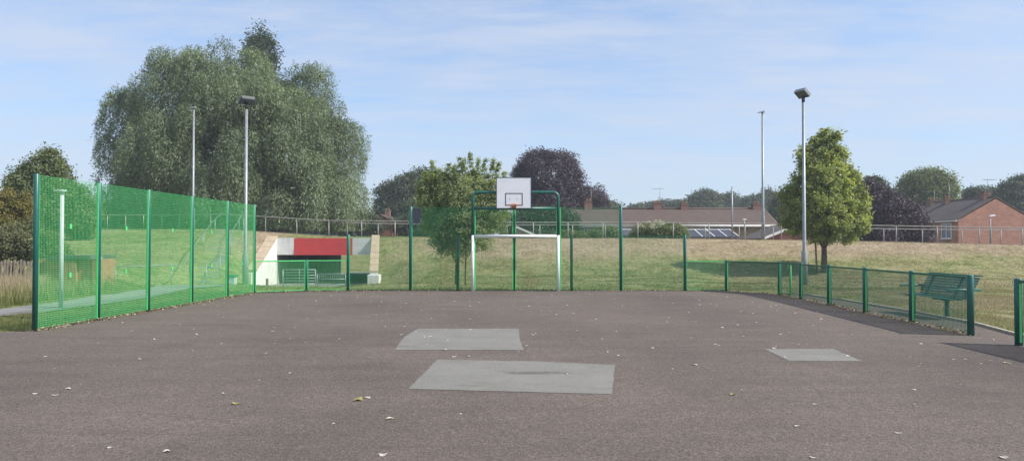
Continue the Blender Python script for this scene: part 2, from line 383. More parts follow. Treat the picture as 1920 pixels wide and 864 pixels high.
def Hgt(x, y):
    x = np.asarray(x, float); y = np.asarray(y, float)
    ry = rail_y(x) - .6; by = base_y(x); ht = top_h(x)
    t = np.clip((y - by) / (ry - by), 0, 1)
    ex = np.interp(x, [-18, -8, 4], [1.15, 1.15, 1.35])
    prof = t**ex; prof = np.where(t > .82, prof + 0*prof, prof)
    prof = .85*prof + .15*(t*t*(3-2*t))
    h = ht * prof
    # behind the path the land drops to the houses
    cx = sstep(-24, -19, x)*(1-sstep(-5, -1, x)); bk = sstep(56.5+6.2*cx, 63+6.2*cx, y); h = h*(1-bk) + bk*0.25
    fl = sstep(27.6, 30, y) * (1 - sstep(rail_y(x)-1.5, rail_y(x)-.4, y)); h = h + bumps(x, y)*fl
    # sunken approach to the underpass
    dip = sstep(28.5, 40.5, y) * sstep(-19.5, -15.6, x) * (1 - sstep(-7.2, -3.2, x)) * (1 - sstep(42, 46, y))
    h = h - .78*dip*np.clip(1 - h, .25, 1)
    floor_in = (x > wing_l(y) - .12) & (x < wing_r(y) + .12)
    cutf = floor_in & (y < 46.12) & (y > 38)
    deep = FLOOR*sstep(29, 40.5, y)
    h = np.where(cutf, np.minimum(h, deep), h)
    wl_top = .12 + (2.12-.12)*np.clip((y-42.4)/3.45, 0, 1)
    lim = wl_top + np.maximum(-15.05-x, 0)*.55
    side = (x > -19) & (x < -14.4) & (y > 40) & (y < 46.0)
    h = np.where(side, np.minimum(h, lim), h)
    # land beyond the underpass: a hollow with a bank behind
    cor = sstep(-21, -17, x) * (1 - sstep(-6.5, -3, x)) * sstep(62.56, 63.6, y)
    hol = FLOOR + (1.9 - FLOOR) * sstep(66, 84, y)
    h = h*(1-cor) + hol*cor
    h = np.where((x > TUN_L-.2) & (x < TUN_R+.2) & (y > 62.55), hol, h)
    # keep the court and its surroundings level
    flat = 1 - sstep(27.2, 29.5, y)
    h = h*(1-flat)
    h = np.where((x < -9.5) & (y < 30), bumps(x, y)*.5*sstep(10.3, 14, -x)*(1-sstep(38, 60, -x)), h)
    h = np.where((y > 95) , .25*(1-sstep(95, 140, y)) + 0*x, h) + 0
    return h - .012
xs = np.unique(np.concatenate([np.array([-700,-450,-300,-180,-120,-90,-75]), np.arange(-64,-20,.8), np.arange(-20,-16,.4), np.arange(-16,-13.4,.12), np.arange(-13.4,-9.2,.5), np.arange(-9.2,-7.2,.12), np.arange(-7.2,34,.4), np.arange(34,64,1.0), np.array([75,90,120,180,300,450,700])]))
ys = np.unique(np.concatenate([np.array([-200,-100,-40,-20,-8,-2,2,6]), np.arange(9,27,.6), np.arange(27,46,.3), np.array([46.02,46.10,46.14,46.18]), np.arange(46.5,62.4,.5), np.array([62.5,62.53,62.58,62.62]), np.arange(63,96,1.0), np.array([100,110,125,140,170,220,300,450,700,900])]))
XX, YY = np.meshgrid(xs, ys)
ZZ = Hgt(XX, YY)
nx, ny = len(xs), len(ys)
def dryness(x, y, h):
    d = np.full(np.shape(x), .18)
    d = d + (.40+.22*sstep(4, 12, x))*sstep(.55, 1.4, h)*sstep(-9, -5, x)*(1-sstep(56, 62, y))
    d = d + .20*sstep(9.2, 12, x)*(1-sstep(36, 44, y))
    d = d + .25*sstep(-4, 2, x)*sstep(27, 34, y)*(1-sstep(4, 9, x))*sstep(.2, .8, h)
    d = d + .08*sstep(.3, 1.2, h)*(1-sstep(-18, -14, x))
    d = d + .75*np.exp(-((x+16.0)/1.3)**2)*sstep(42, 45, y)*(1-sstep(50, 53, y))
    d = d - .1*(1-sstep(-14, -10, x))*(1-sstep(28, 34, y))
    d = np.where(y > 58, .2, d)
    return d
idx = np.arange(nx*ny).reshape(ny, nx)
faces = np.stack([idx[:-1,:-1], idx[:-1,1:], idx[1:,1:], idx[1:,:-1]], -1).reshape(-1, 4)
fx = XX[:-1,:-1].ravel(); fx1 = XX[:-1,1:].ravel(); fy = ((YY[:-1,:-1]+YY[1:,:-1])/2).ravel()
openf = (fx1 > TUN_L-.1) & (fx < TUN_R+.1) & (((fy > 46.10) & (fy < 46.19)) | ((fy > 62.49) & (fy < 62.66)))
faces = faces[~openf]
gv = np.stack([XX, YY, ZZ], -1).reshape(-1, 3)
ground = arrays_obj('ground', gv, faces, M['ground'], attr={'dry': dryness(XX, YY, ZZ).ravel()})
ground.data.polygons.foreach_set('use_smooth', np.ones(len(faces), bool))
tag(ground, kind='structure')

# court tarmac sheet
cp = [(-60,-30),(60,-30),(60,8),(9.05,8),(9.0,12.3),(9.17,13.67),(9.6,15.5),(9.75,18),(9.75,22),(9.5,24.6),(8.95,25.1),(7.75,27.02),(6.3,27.1),(-3.6,27.1),(-7.2,26.95),(-8.85,25.9),(-9.0,22),(-9.15,18),(-9.28,14.25),(-60,14.0)]
mb = MB(); mb.poly([(x, y, 0.0) for x, y in cp]); court = mb.build('court_tarmac', M['tarmac']); tag(court, kind='structure')
# repair patches
def patch(pts, label):
    mb = MB(); g = [G(*p) for p in pts]
    # slightly ragged edges
    out = []
    for i, p in enumerate(g):
        q = g[(i+1) % len(g)]; L = sqrt((q[0]-p[0])**2 + (q[1]-p[1])**2); n = max(2, int(L/.09))
        for k in range(n):
            t = k/n; j = .007 if k else .004
            out.append((p[0]+(q[0]-p[0])*t+random.uniform(-j,j), p[1]+(q[1]-p[1])*t+random.uniform(-j,j), .004))
    cx = sum(p[0] for p in out)/len(out); cy = sum(p[1] for p in out)/len(out)
    mb.poly(out); o = mb.build('repair_patch', M['patch'], at=(cx, cy, 0)); tag(o, kind='structure'); return o
patch([(740,656),(982,656),(975,638),(973,616),(784,616),(757,632)], '')
patch([(766,729),(1147,739),(1153,684),(1000,677),(820,674)], '')
patch([(1480,677),(1617,677),(1562,654),(1433,654)], '')
bigp = [o for o in COL.objects if o.name.startswith('repair_patch')][1]
sg = G(1003,699); bigp.data.materials[0] = make_patch((sg[0]-bigp.location.x, sg[1]-bigp.location.y, .50, .13))

# strips of path: built on the terrain
def strip(name, pts, w, mat, lift=.012, n=60, widths=None):
    pts = [Vector((p[0], p[1], 0)) for p in pts]
    # resample with Catmull-Rom
    out = []
    for i in range(len(pts)-1):
        p0 = pts[max(i-1,0)]; p1 = pts[i]; p2 = pts[i+1]; p3 = pts[min(i+2, len(pts)-1)]
        for k in range(n//(len(pts)-1)):
            t = k/(n//(len(pts)-1))
            out.append(.5*((2*p1)+(p2-p0)*t+(2*p0-5*p1+4*p2-p3)*t*t+(3*p1-p0-3*p2+p3)*t**3))
    out.append(pts[-1])
    V = []; Fc = []; m = 5
    for i, p in enumerate(out):
        d = (out[min(i+1,len(out)-1)] - out[max(i-1,0)]).normalized(); s = Vector((d.y, -d.x, 0))
        for k in range(m):
            q = p + s*w*(k/(m-1)-.5); V.append((q.x, q.y, float(Hgt(q.x, q.y)) + lift + .012))
    for i in range(len(out)-1):
        for k in range(m-1):
            a = i*m+k; Fc.append((a, a+1, a+m+1, a+m))
    o = arrays_obj(name, V, Fc, mat); tag(o, kind='structure'); return o
strip('footpath', [(-15.2,12.5),(-12.6,17.2),(-12.1,20),(-12.2,24),(-12.9,28),(-13.8,31.5),(-14.7,35.0)], 1.7, M['path'], .02, 90)
strip('footpath', [(-13.0,28.5),(-12.2,32),(-11.6,37),(-11.5,41.8)], 2.2, M['path'], .02, 60)
strip('embankment_path', [(x, float(rail_y(x))+4.3) for x in np.linspace(-34, 40, 26)], 5.4, M['path'], .02, 250)

# kerb edging on the right
mb = MB()
kp = [(9.05,9.0),(9.05,12.3),(9.2,13.67),(9.62,15.5),(9.8,18),(9.8,22),(9.55,24.7),(9.0,25.2)]
for a, b in zip(kp[:-1], kp[1:]):
    L = sqrt((b[0]-a[0])**2+(b[1]-a[1])**2); n = max(1, round(L/.9))
    for k in range(n):
        t0 = k/n + .004; t1 = (k+1)/n - .004
        mb.beam((a[0]+(b[0]-a[0])*t0, a[1]+(b[1]-a[1])*t0, .012), (a[0]+(b[0]-a[0])*t1, a[1]+(b[1]-a[1])*t1, .012), .055, .075)
ke = mb.build('kerb', M['kerb']); tag(ke, kind='structure')

# ------------------------------------------------------------------ sports court fences
def mesh_panel(parent, p0, p1, z0, z1, rebound=1.05, gap=.055, stile=True, top_rail=False, bottom_rail=False, clips=False, side=(1,0), mat='mesh'):
    """one panel of welded bars from p0 to p1 (ground points); side = direction of the court face"""
    a = Vector((p0[0], p0[1], 0)); b = Vector((p1[0], p1[1], 0)); d = (b-a); L = d.length; d.normalize()
    nrm = Vector((side[0], side[1], 0)); up = Vector((0,0,1))
    perp = Vector((d.y, -d.x, 0))
    if perp.dot(nrm) < 0: perp = -perp
    a = a + d*gap; b = b - d*gap; L -= 2*gap
    mb = MB()
    pitch = .042
    nh = int((z1-z0)/pitch)
    for k in range(nh+1):
        z = z0 + .012 + k*(z1-z0-.024)/nh
        low = z < z0 + rebound
        dep = .023 if low else .006; th = .0036 if low else .0038
        mb.obox((a+b)/2 + up*z, d*L/2, perp*dep/2, up*th/2)
    nv = int(L/.046)
    for k in range(1, nv):
        q = a + d*(L*k/nv) + perp*.010
        mb.obox(q + up*(z0+z1)/2, d*{'mesh_shade': .0034, 'mesh_mid': .0026}.get(mat, .0019), perp*.0022, up*(z1-z0)/2)
    o = mb.build('mesh_panel', M[mat], parent)
    if stile:
        for q, sgn in ((a, 1), (b, -1)):
            m2 = MB(); m2.obox(q + d*sgn*(-.008) + up*(z0+z1)/2 + perp*.004, d*.017, perp*.018, up*(z1-z0)/2)
            m2.build('panel_frame', M['mesh'], o)
    if top_rail:
        m3 = MB(); m3.beam(a - d*gap*.3 + up*(z1+.022), b + d*gap*.3 + up*(z1+.022), .05, .04)
        m3.build('top_rail', M[mat], o)
    if bottom_rail:
        m3 = MB(); m3.beam(a + up*(z0-.012), b + up*(z0-.012), .04, .022)
        m3.build('bottom_rail', M['mesh'], o)
    if clips:
        for z in (1.03, 2.03):
            m4 = MB(); m4.obox((a+b)/2 + up*z + perp*.026, d*.036, perp*.006, up*.05)
            m4.build('joint_clip', M['mesh'], o)
    return o
def fpost(parent, p, h, r=.05, mat=None, name='post'):
    mb = MB(); mb.tube([(p[0],p[1],-.05),(p[0],p[1],h-.012),(p[0],p[1],h)], [r, r, r*.8], 20)
    o = mb.build(name, mat or M['post'], parent)
    return o

# left run, 3 m high
LP = [G(70,620), G(192,600), G(288,582.5), G(366,570.5), G(428,558.5), G(478,549)]
# keep the run straight and evenly spaced
L0 = Vector((-9.15,14.35,0)); L1 = Vector((-8.80,25.5,0))
LP = [L0.lerp(L1, t) for t in (0, .185, .375, .585, .80, 1.0)]
f1 = thing('mesh_fence', LP[0], 'tall straight green mesh fence ending near the yellowing bush', 'fence', 'mesh fences around the court')
for p in LP: fpost(f1, p, 3.02)
for a, b in zip(LP[:-1], LP[1:]): mesh_panel(f1, a, b, .04, 3.0, clips=True, side=(1,0))
# back-left low run
B0 = LP[-1]; B1 = Vector((*G(575,545.5)[:2],0)); B2 = Vector((-5.86, 26.75, 0))
B1 = Vector((-7.28, 26.45, 0))
f2 = thing('mesh_fence', B1, 'low green mesh fence with a top rail in front of the white and red underpass', 'fence', 'mesh fences around the court')
fpost(f2, B1, 1.12)
for a, b in ((B0,B1),(B1,B2)): mesh_panel(f2, a, b, .06, 1.06, top_rail=True, bottom_rail=True, side=(0,-1))
# back run 2 m / 3 m / 2 m
YB = 26.75
bx = [(px-960)/F*YB for px in (653, 770, 858, 887, 1046, 1072, 1164, 1284)]
f3 = thing('mesh_fence', (bx[0], YB, 0), 'stepped green mesh fence behind the goal, tall in the middle and lower at both ends', 'fence', 'mesh fences around the court')
for x, h in ((bx[0],2.02),(bx[1],3.02),(bx[6],3.02),(bx[7],2.02)): fpost(f3, (x,YB), h, .055)
for x in (bx[2],bx[5]): fpost(f3, (x, YB+.12), 2.0, .05)
fpost(f3, (0.08, YB+.12), 3.0, .06)
for a, b, h in ((bx[0],bx[1],1.98),(bx[1],bx[3],2.98),(bx[3],0.08,2.98),(0.08,bx[4],2.98),(bx[4],bx[6],2.98),(bx[6],bx[7],1.98)):
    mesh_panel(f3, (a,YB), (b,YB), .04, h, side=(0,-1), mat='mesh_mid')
mb = MB(); bp0 = P(774.5,390,YB-.05); bp1 = P(788,419,YB-.05)
mb.box(bp0[0], bp1[0], YB-.06, YB-.035, bp1[2], bp0[2])
o = mb.build('dark_plate', M['navy'], f3, .004)
mb = MB(); q = P(927,440,YB-.045); mb.box(q[0], q[0]+.15, YB-.055, YB-.04, q[2], q[2]+.06); mb.build('pale_plate', M['board'], f3)
# right low run
R = [Vector((bx[7],YB,0)), Vector((7.66,26.7,0)), Vector((8.77,24.5,0)), Vector((8.80,22.75,0)), Vector((8.72,20.55,0)), Vector((8.60,18.2,0)), Vector((8.50,15.9,0)), Vector((8.38,13.67,0))]
f4 = thing('mesh_fence', R[4], 'low green mesh fence with dark posts curving from the goal end past the green bench', 'fence', 'mesh fences around the court')
for p in R[1:]: fpost(f4, p, 1.10, .06)
for a, b in zip(R[:-1], R[1:]): mesh_panel(f4, a, b, .05, 1.03, top_rail=True, bottom_rail=(a is R[0]), side=(-1,-.3), mat='mesh' if a is R[0] else 'mesh_shade')
mb = MB(); q = G(1483,556); mb.tube([(8.83,23.7,-.03),(8.83,23.7,1.0)], .03, 12); mb.build('post', M['mesh'], f4)
mb = MB(); mb.obox((8.80,23.68,1.0), (.05,0,0), (0,.02,0), (0,0,.02)); mb.obox((8.76,23.68,.96), (.02,0,.03), (0,.01,0), (0,0,.03)); mb.build('bracket', M['mesh'], f4)
# nearest stub of fence beyond the opening
R2 = [Vector((8.34,12.32,0)), Vector((8.30,10.1,0)), Vector((8.25,7.9,0)), Vector((8.2,5.7,0))]
f5 = thing('mesh_fence', R2[0], 'low green mesh fence cut off by the photo edge, beyond the opening beside the bench', 'fence', 'mesh fences around the court')
for p in R2: fpost(f5, p, 1.10, .06)
for a, b in zip(R2[:-1], R2[1:]): mesh_panel(f5, a, b, .05, 1.03, top_rail=True, side=(-1,0), mat='mesh_shade')

# ------------------------------------------------------------------ goal with basketball hoop
GY = 26.45
gx0 = (886.5-960)/F*GY; gx1 = (1046.5-960)/F*GY; gxm = (gx0+gx1)/2
goal = thing('goal_frame', (gxm, GY, 0), 'white football goal frame under a teal tube frame carrying the basketball backboard', 'goal')
for x in (gx0, gx1):
    mb = MB(); mb.tube([(x,GY,-.05),(x,GY,1.99)], .050, 20); mb.build('goal_post', M['goal_white'], goal)
mb = MB(); mb.tube([(gx0+.055,GY,1.95),(gx1-.055,GY,1.95)], .055, 20); mb.build('crossbar', M['goal_white'], goal)
mb = MB(); rr = .18; zt = 3.50
arc = [(gx0,GY,1.992),(gx0,GY,zt-rr)] + [(gx0+rr-rr*cos(a), GY, zt-rr+rr*sin(a)) for a in np.linspace(.25,pi/2,6)] + \
      [(gx1-rr+rr*sin(a), GY, zt-rr+rr*cos(a)) for a in np.linspace(0,pi/2-.25,6)] + [(gx1,GY,zt-rr),(gx1,GY,1.992)]
mb.tube(arc, .056, 18)
mb.tube([(gx0+.056,GY,2.93),(gx1-.056,GY,2.93)], .05, 16)
mb.build('hoop_frame', M['post'], goal)
for x, s in ((gx0,1),(gx1,1)):
    mb = MB(); mb.obox((x+s*.082, GY+.05, 1.5), (.022,0,0), (0,.03,0), (0,0,1.46)); mb.build('side_strip', M['mesh'], goal)
    mb = MB(); mb.obox((x, GY-.06, 2.53), (.03,0,0), (0,.008,0), (0,0,.06)); mb.build('bracket', M['black'], goal)
bxl = (931.5-960)/F*(GY-.10); bxr = (995.5-960)/F*(GY-.10); bz1 = 4.01; bz0 = 2.94; yb = GY-.10
mb = MB(); mb.box(bxl, bxr, yb-.015, yb+.015, bz0, bz1); board = mb.build('backboard', M['board'], goal)
mb = MB(); e = .022
for (x0,x1,z0,z1) in ((bxl-e,bxl-.001,bz0-e,bz1+e),(bxr+.001,bxr+e,bz0-e,bz1+e),(bxl,bxr,bz1+.001,bz1+e),(bxl,bxr,bz0-e,bz0-.001)):
    mb.box(x0,x1,yb-.022,yb+.017,z0,z1)
mb.build('board_edge', M['black'], board)
mb = MB(); ix0, ix1 = (947.3-960)/F*yb, (980-960)/F*yb; iz0, iz1 = P(960,385.5,yb)[2], P(960,362,yb)[2]; t = .028; yf = yb-.0175
mb.box(ix0,ix1,yf-.002,yf,iz1-t,iz1); mb.box(ix0,ix1,yf-.002,yf,iz0,iz0+t); mb.box(ix0,ix0+t,yf-.002,yf,iz0+t,iz1-t); mb.box(ix1-t,ix1,yf-.002,yf,iz0+t,iz1-t)
mb.build('target_rectangle', M['black'], board)
for px in (956, 970):
    q = P(px,373,yb); mb = MB(); mb.tube([(q[0],yb-.014,q[2]),(q[0],yb-.021,q[2])], .016, 10); mb.build('bolt', M['galv'], board)
rxc = (963.5-960)/F*yb; rz = 3.03
ring_t = MB(); rc = (rxc, yb-.42, rz)
ring_t.tube([(rc[0]+.225*cos(a), rc[1]+.225*sin(a), rz) for a in np.linspace(0, 2*pi, 33)], .011, 8, cap=False)
ring = ring_t.build('ring', M['ring'], goal)
mb = MB(); mb.box(rxc-.08, rxc+.08, yb-.03, yb-.0155, rz-.10, rz+.06)
mb.hexa([(rxc-.09,yb-.21,rz-.03),(rxc+.09,yb-.21,rz-.03),(rxc+.08,yb-.031,rz-.09),(rxc-.08,yb-.031,rz-.09),(rxc-.09,yb-.21,rz-.005),(rxc+.09,yb-.21,rz-.005),(rxc+.08,yb-.031,rz-.0),(rxc-.08,yb-.031,rz-.0)])
mb.build('ring_bracket', M['ring'], goal, .004)
mb = MB()
for sx in (-.3, .3): mb.beam((gxm+sx, GY, 3.45), (gxm+sx, yb+.016, 3.45), .05, .05)
mb.beam((gxm-.4, yb+.04, 3.45), (gxm+.4, yb+.04, 3.45), .05, .049)
mb.build('board_mount', M['post'], goal)

# ------------------------------------------------------------------ lamps and poles
def gz(x, y): return float(Hgt(x, y))
def floodlight(px, Y, py_top, label, facing, tilt):
    x = (px-960)/F*Y; z0 = gz(x, Y); zt = P(px, py_top, Y)[2]
    t = thing('floodlight_post', (x, Y, z0), label, 'floodlight', 'floodlight posts beside the court')
    mb = MB(); mb.tube([(x,Y,z0-.1),(x,Y,z0+1.35),(x,Y,z0+1.5),(x,Y,zt)], [.125,.125,.075,.058], 16); mb.build('pole', M['galv'], t)
    mb = MB(); mb.obox((x-.0, Y-.13, z0+.75), (.045,0,0), (0,.008,0), (0,0,.25)); 
    d = Vector((cos(facing), sin(facing), 0)); s = Vector((-d.y, d.x, 0))
    n = (d*cos(tilt) - Vector((0,0,1))*sin(tilt)).normalized(); u = s.cross(n).normalized()
    if u.z < 0: u = -u
    c = Vector((x, Y, zt+.13)) + d*.04
    mb = MB(); mb.obox(c, s*.30, u*.21, n*.085); hd = mb.build('lamp_head', M['lamp_dark' if tilt > .9 else 'galv'], t, .02)
    mb = MB(); mb.obox(c + n*.095, s*.275, u*.185, n*.006); mb.build('lamp_glass', M['lamp_glass'], hd)
    mb = MB(); mb.tube([(x,Y,zt-.25),(x,Y,zt+.02)], .068, 12); mb.beam((x,Y,zt), c - n*.08, .1, .05); mb.build('bracket', M['lamp_dark'], t)
floodlight(460.5, 32.3, 194, 'floodlight on a tall grey pole rising in front of the big willow', radians(-50), radians(62))
floodlight(1508, 32.0, 181, 'floodlight on a tall grey pole in front of the yellowish round tree', radians(205), radians(50))
def street_lamp(px, Y, py_top, label, r=.075, head=True, py_step=None):
    x = (px-960)/F*Y; z0 = gz(x, Y); zt = P(px, py_top, Y)[2]
    t = thing('street_lamp' if head else 'bare_pole', (x,Y,z0), label, 'street lamp' if head else 'pole', 'street lamps on the embankment path' if head else None)
    mb = MB()
    if head: mb.tube([(x,Y,z0-.1),(x,Y,z0+1.5),(x,Y,z0+1.6),(x,Y,zt)], [.11,.11,.085,.06], 14)
    else: mb.tube([(x,Y,z0-.1),(x,Y,zt)], [.075,.055], 12)
    mb.build('pole', M['galv'], t)
    if head:
        mb = MB(); mb.hexa([(x-.30,Y-.1,zt-.03),(x+.16,Y-.12,zt+.0),(x+.16,Y+.12,zt+.0),(x-.30,Y+.1,zt-.03),(x-.26,Y-.07,zt+.02),(x+.10,Y-.09,zt+.12),(x+.10,Y+.09,zt+.12),(x-.26,Y+.07,zt+.02)])
        mb.build('lamp_head', M['galv'], t, .015)
street_lamp(361.5, 50.5, 203, 'slim street lamp with a small head in front of the big willow')
street_lamp(1431, 48.5, 211, 'slim street lamp with a small head in front of the brown roof')
street_lamp(1373, 57.5, 350, 'bare thin pole without a lamp in front of the long brown roof', head=False)
# short path lamp behind the left fence
x = (115.5-960)/F*19.3; 
t = thing('path_lamp', (x,19.3,gz(x,19.3)), 'short pale post with a small white lamp head beside the footpath behind the tall fence', 'lamp post')
zt = P(115,358,19.3)[2]
mb = MB(); mb.tube([(x,19.3,gz(x,19.3)-.05),(x,19.3,zt-.08)], [.052,.048], 16); mb.build('pole', M['lamp_grey'], t)
mb = MB(); mb.tube([(x,19.3,zt-.1),(x,19.3,zt-.03),(x,19.3,zt+.0),(x,19.3,zt+.02)], [.052,.055,.10,.085], 14); mb.obox((x-.05,19.3,zt+.01), (.14,0,0), (0,.05,0), (0,0,.02)); mb.build('lamp_head', M['lamp_grey'], t)
# small gooseneck lamp in front of the brick bungalow
x = (1857.5-960)/F*54; z0 = gz(x,54)
t = thing('path_lamp', (x,54,z0), 'thin post with a small pale head in front of the pink brick gable', 'lamp post')
zt = P(1857,405,54)[2]
mb = MB(); mb.tube([(x,54,z0-.1),(x,54,z0+1.3),(x,54,z0+1.35),(x,54,zt)], [.07,.07,.03,.028], 10); mb.build('pole', M['galv'], t)
mb = MB(); mb.obox((x+.12,54,zt+.02), (.2,0,.03), (0,.08,0), (0,0,.05)); mb.build('lamp_head', M['board'], t, .02)
# second tiny lamp near the lean-to roofs
x = (1396-960)/F*60; z0 = gz(x,60); zt = P(1396,412,60)[2]
t = thing('path_lamp', (x,60,z0), 'thin post with a small white head beside the low dark garage roof', 'lamp post')
mb = MB(); mb.tube([(x,60,z0-.1),(x,60,zt)], [.04,.03], 10); mb.build('pole', M['lamp_grey'], t)
mb = MB(); mb.obox((x,60,zt+.02), (.13,0,0), (0,.08,0), (0,0,.05)); mb.build('lamp_head', M['board'], t, .02)

# ------------------------------------------------------------------ railings on the embankment
def railing(label, xsr, yoff, hgt, lift=0.0):
    pts = [(x, float(rail_y(x))+yoff) for x in xsr]
    z = [gz(*p)+lift for p in pts]
    t = thing('railing', (pts[len(pts)//2][0], pts[len(pts)//2][1], z[len(pts)//2]), label, 'railing', 'railings along the embankment path')
    for p, zz in zip(pts, z):
        mb = MB(); mb.tube([(p[0],p[1],zz-.15),(p[0],p[1],zz+hgt-.02)], .034, 10); mb.build('post', M['rail'], t)
    tops = [(p[0],p[1],zz+hgt) for p, zz in zip(pts, z)]
    mb = MB(); mb.tube(tops, .032, 10); mb.build('top_rail', M['rail'], t)
    return t
near = list(np.arange(-33, -17, 1.35)) + list(np.arange(-16.4, 38, 2.22))
far = list(np.arange(-36, -17, 1.7)) + list(np.arange(-17.3, 44, 2.42))
railing('long grey tube railing along the near edge of the embankment path', near, 0.0, 1.02)
railing('long grey tube railing along the far edge of the embankment path', far, 7.6, 1.06)
# stairs with handrails on the left bank
sx0, sy0, sx1, sy1 = -14.7, 34.6, -18.9, 50.3
st = thing('steps', (sx0, sy0, gz(sx0,sy0)), 'concrete steps climbing the grass bank between two handrails behind the tall fence', 'steps')
d = Vector((sx1-sx0, sy1-sy0, 0)); Ls = d.length; d.normalize(); s = Vector((d.y,-d.x,0))
mb = MB(); nst = 22
for k in range(nst):
    c = Vector((sx0,sy0,0)) + d*(Ls*(k+.5)/nst); z = gz(c.x,c.y)
    mb.obox((c.x,c.y,z-.055), s*.62, d*.17, Vector((0,0,.08)))
mb.build('treads', M['concrete'], st)
for sg in (-1, 1):
    mb = MB(); pts = []
    for k in range(0, 12):
        c = Vector((sx0,sy0,0)) + d*(-1.6 + (Ls+2.2)*k/11) + s*sg*.72; z = gz(c.x,c.y)
        pts.append((c.x,c.y,z+.98))
        if k % 3 == 0: mb.tube([(c.x,c.y,z-.1),(c.x,c.y,z+.97)], .024, 8)
    if sg < 0: pts.insert(0, (pts[0][0]-1.4, pts[0][1]-2.0, pts[0][2]-.05)); mb.tube([(pts[0][0],pts[0][1],pts[0][2]-1.0), pts[0]], .024, 8)
    mb.tube(pts, .02, 8); mb.build('handrail', M['galv'], st)

# ------------------------------------------------------------------ underpass
up = thing('underpass', (-11.5, 46, FLOOR), 'white painted underpass portal with a red band over its dark opening', 'underpass')
zp = P(600,446,46)[2]; zo = P(600,477.5,46)[2]
xr0 = (552.5-960)/F*46; xr1 = (662-960)/F*46; xe0 = TUN_L; xe1 = (697-960)/F*46
for xa, xb in ((xe0-.02, xr0), (xr1, xe1+.3)):
    mb = MB(); mb.box(xa, xb, 45.86, 46.24, zo, zp); mb.build('parapet', M['white_wall'], up)
mb = MB(); mb.box(xr0+.001, xr1-.001, 45.855, 46.24, zo-.01, zp-.01); 
mb.box(xr0+.001, xr1-.001, 45.83, 45.853, zo-.015, zo+.32)
mb.build('red_band', M['red'], up)
for xa, xb, ya in ((TUN_L-.3, TUN_L, 45.87), (TUN_R, TUN_R+.3, 46.0)):
    mb = MB(); mb.box(xa, xb, ya, TUN_Y1, FLOOR-.2, zo+.2); mb.build('tunnel_wall', M['tunnel'], up)
mb = MB(); mb.box(TUN_L, TUN_R, 46.24, TUN_Y1, zo+.003, zo+.28); mb.build('tunnel_ceiling', M['tunnel'], up)
mb = MB(); mb.box(TUN_L-.3, TUN_R+.3, 62.45, 62.75, zo, top_h(-11.5)+.1); mb.box(TUN_L-.02,TUN_L+.1,62.35,62.7,FLOOR,zo); mb.build('far_portal', M['white_wall'], up)
mb = MB(); mb.quad((TUN_L,41,FLOOR+.012),(TUN_R+.5,41,FLOOR+.012),(TUN_R+.5,66,FLOOR+.012),(TUN_L,66,FLOOR+.012)); mb.build('tunnel_floor', M['path'], up)
# wing walls: sloping tops with tan copings, low end blocks
def wing(xa0, xa1, xb0, xb1, ya, yb_, za, zb, blk, name_mat):
    """wall from portal (yb_, height zb) down to its end (ya, height za); x pairs are inner/outer faces"""
    mb = MB(); z0 = FLOOR-.3
    mb.hexa([(xa0,ya,z0),(xa1,ya,z0),(xb1,yb_,z0),(xb0,yb_,z0),(xa0,ya,za),(xa1,ya,za),(xb1,yb_,zb),(xb0,yb_,zb)])
    w = mb.build('wing_wall', name_mat, up)
    mb = MB(); n = 6; e = .03
    for k in range(n):
        t0 = k/n+.004; t1 = (k+1)/n-.004
        def L(a, b, t): return a+(b-a)*t
        p = []
        for dz in (.003, .11):
            for t, i in ((t0,0),(t0,1),(t1,1),(t1,0)):
                xx = L(xa0,xb0,t)-e*(1 if xa0 < xa1 else -1) if i == 0 else L(xa1,xb1,t)+e*(1 if xa0 < xa1 else -1)
                p.append((xx, L(ya,yb_,t), L(za,zb,t)+dz))
        mb.hexa(p)
    mb.build('coping', M['coping'], w)
    mb = MB(); mb.box(*blk); b = mb.build('end_block', M['white_wall'], w, .02)
    return w
wing(-14.52, -15.05, TUN_L-.003, -15.0, 42.4, 45.85, .12, zp+.02, (-15.6,-14.50,41.6,42.395,FLOOR-.3,.06), M['white_wall'])
wing(-7.98, -7.55, TUN_R+.003, -8.22, 42.0, 46.25, .05, zp+.08, (-8.0,-7.35,41.3,41.995,FLOOR-.3,-.02), M['white_wall'])
# hollow bank drop stones
bo = MB(); 
def barrier(x0, x1, y, z0, z1, nh, nv, label, verts=False):
    t = thing('pedestrian_barrier', ((x0+x1)/2, y, z0), label, 'barrier', 'staggered barriers at the underpass mouth')
    mb = MB()
    for z in (z0+.1, z1): mb.tube([(x0,y,z),(x1,y,z)], .024, 8)
    mb.tube([(x0,y,z0-.1),(x0,y,z1)], .028, 8); mb.tube([(x1,y,z0-.1),(x1,y,z1)], .028, 8)
    mb.build('frame', M['galv'], t)
    mb = MB()
    for k in range(1, nh): z = z0+.1+(z1-z0-.1)*k/nh; mb.tube([(x0,y,z),(x1,y,z)], .020, 8)
    for k in range(1, nv): xx = x0+(x1-x0)*k/nv; mb.tube([(xx,y,z0+.1),(xx,y,z1)], .009 if nv > 6 else .018, 6)
    mb.build('infill_bars', M['galv'], t)
def xat(px, Y): return (px-960)/F*Y
barrier(xat(531,44.6), xat(592,44.6), 44.6, FLOOR, P(560,505.5,44.6)[2], 5, 2, 'galvanised barrier of five horizontal bars at the underpass mouth')
barrier(xat(595,43.6), xat(648,43.6), 43.6, FLOOR, P(620,513,43.6)[2], 2, 13, 'galvanised barrier of thin upright bars at the underpass mouth')
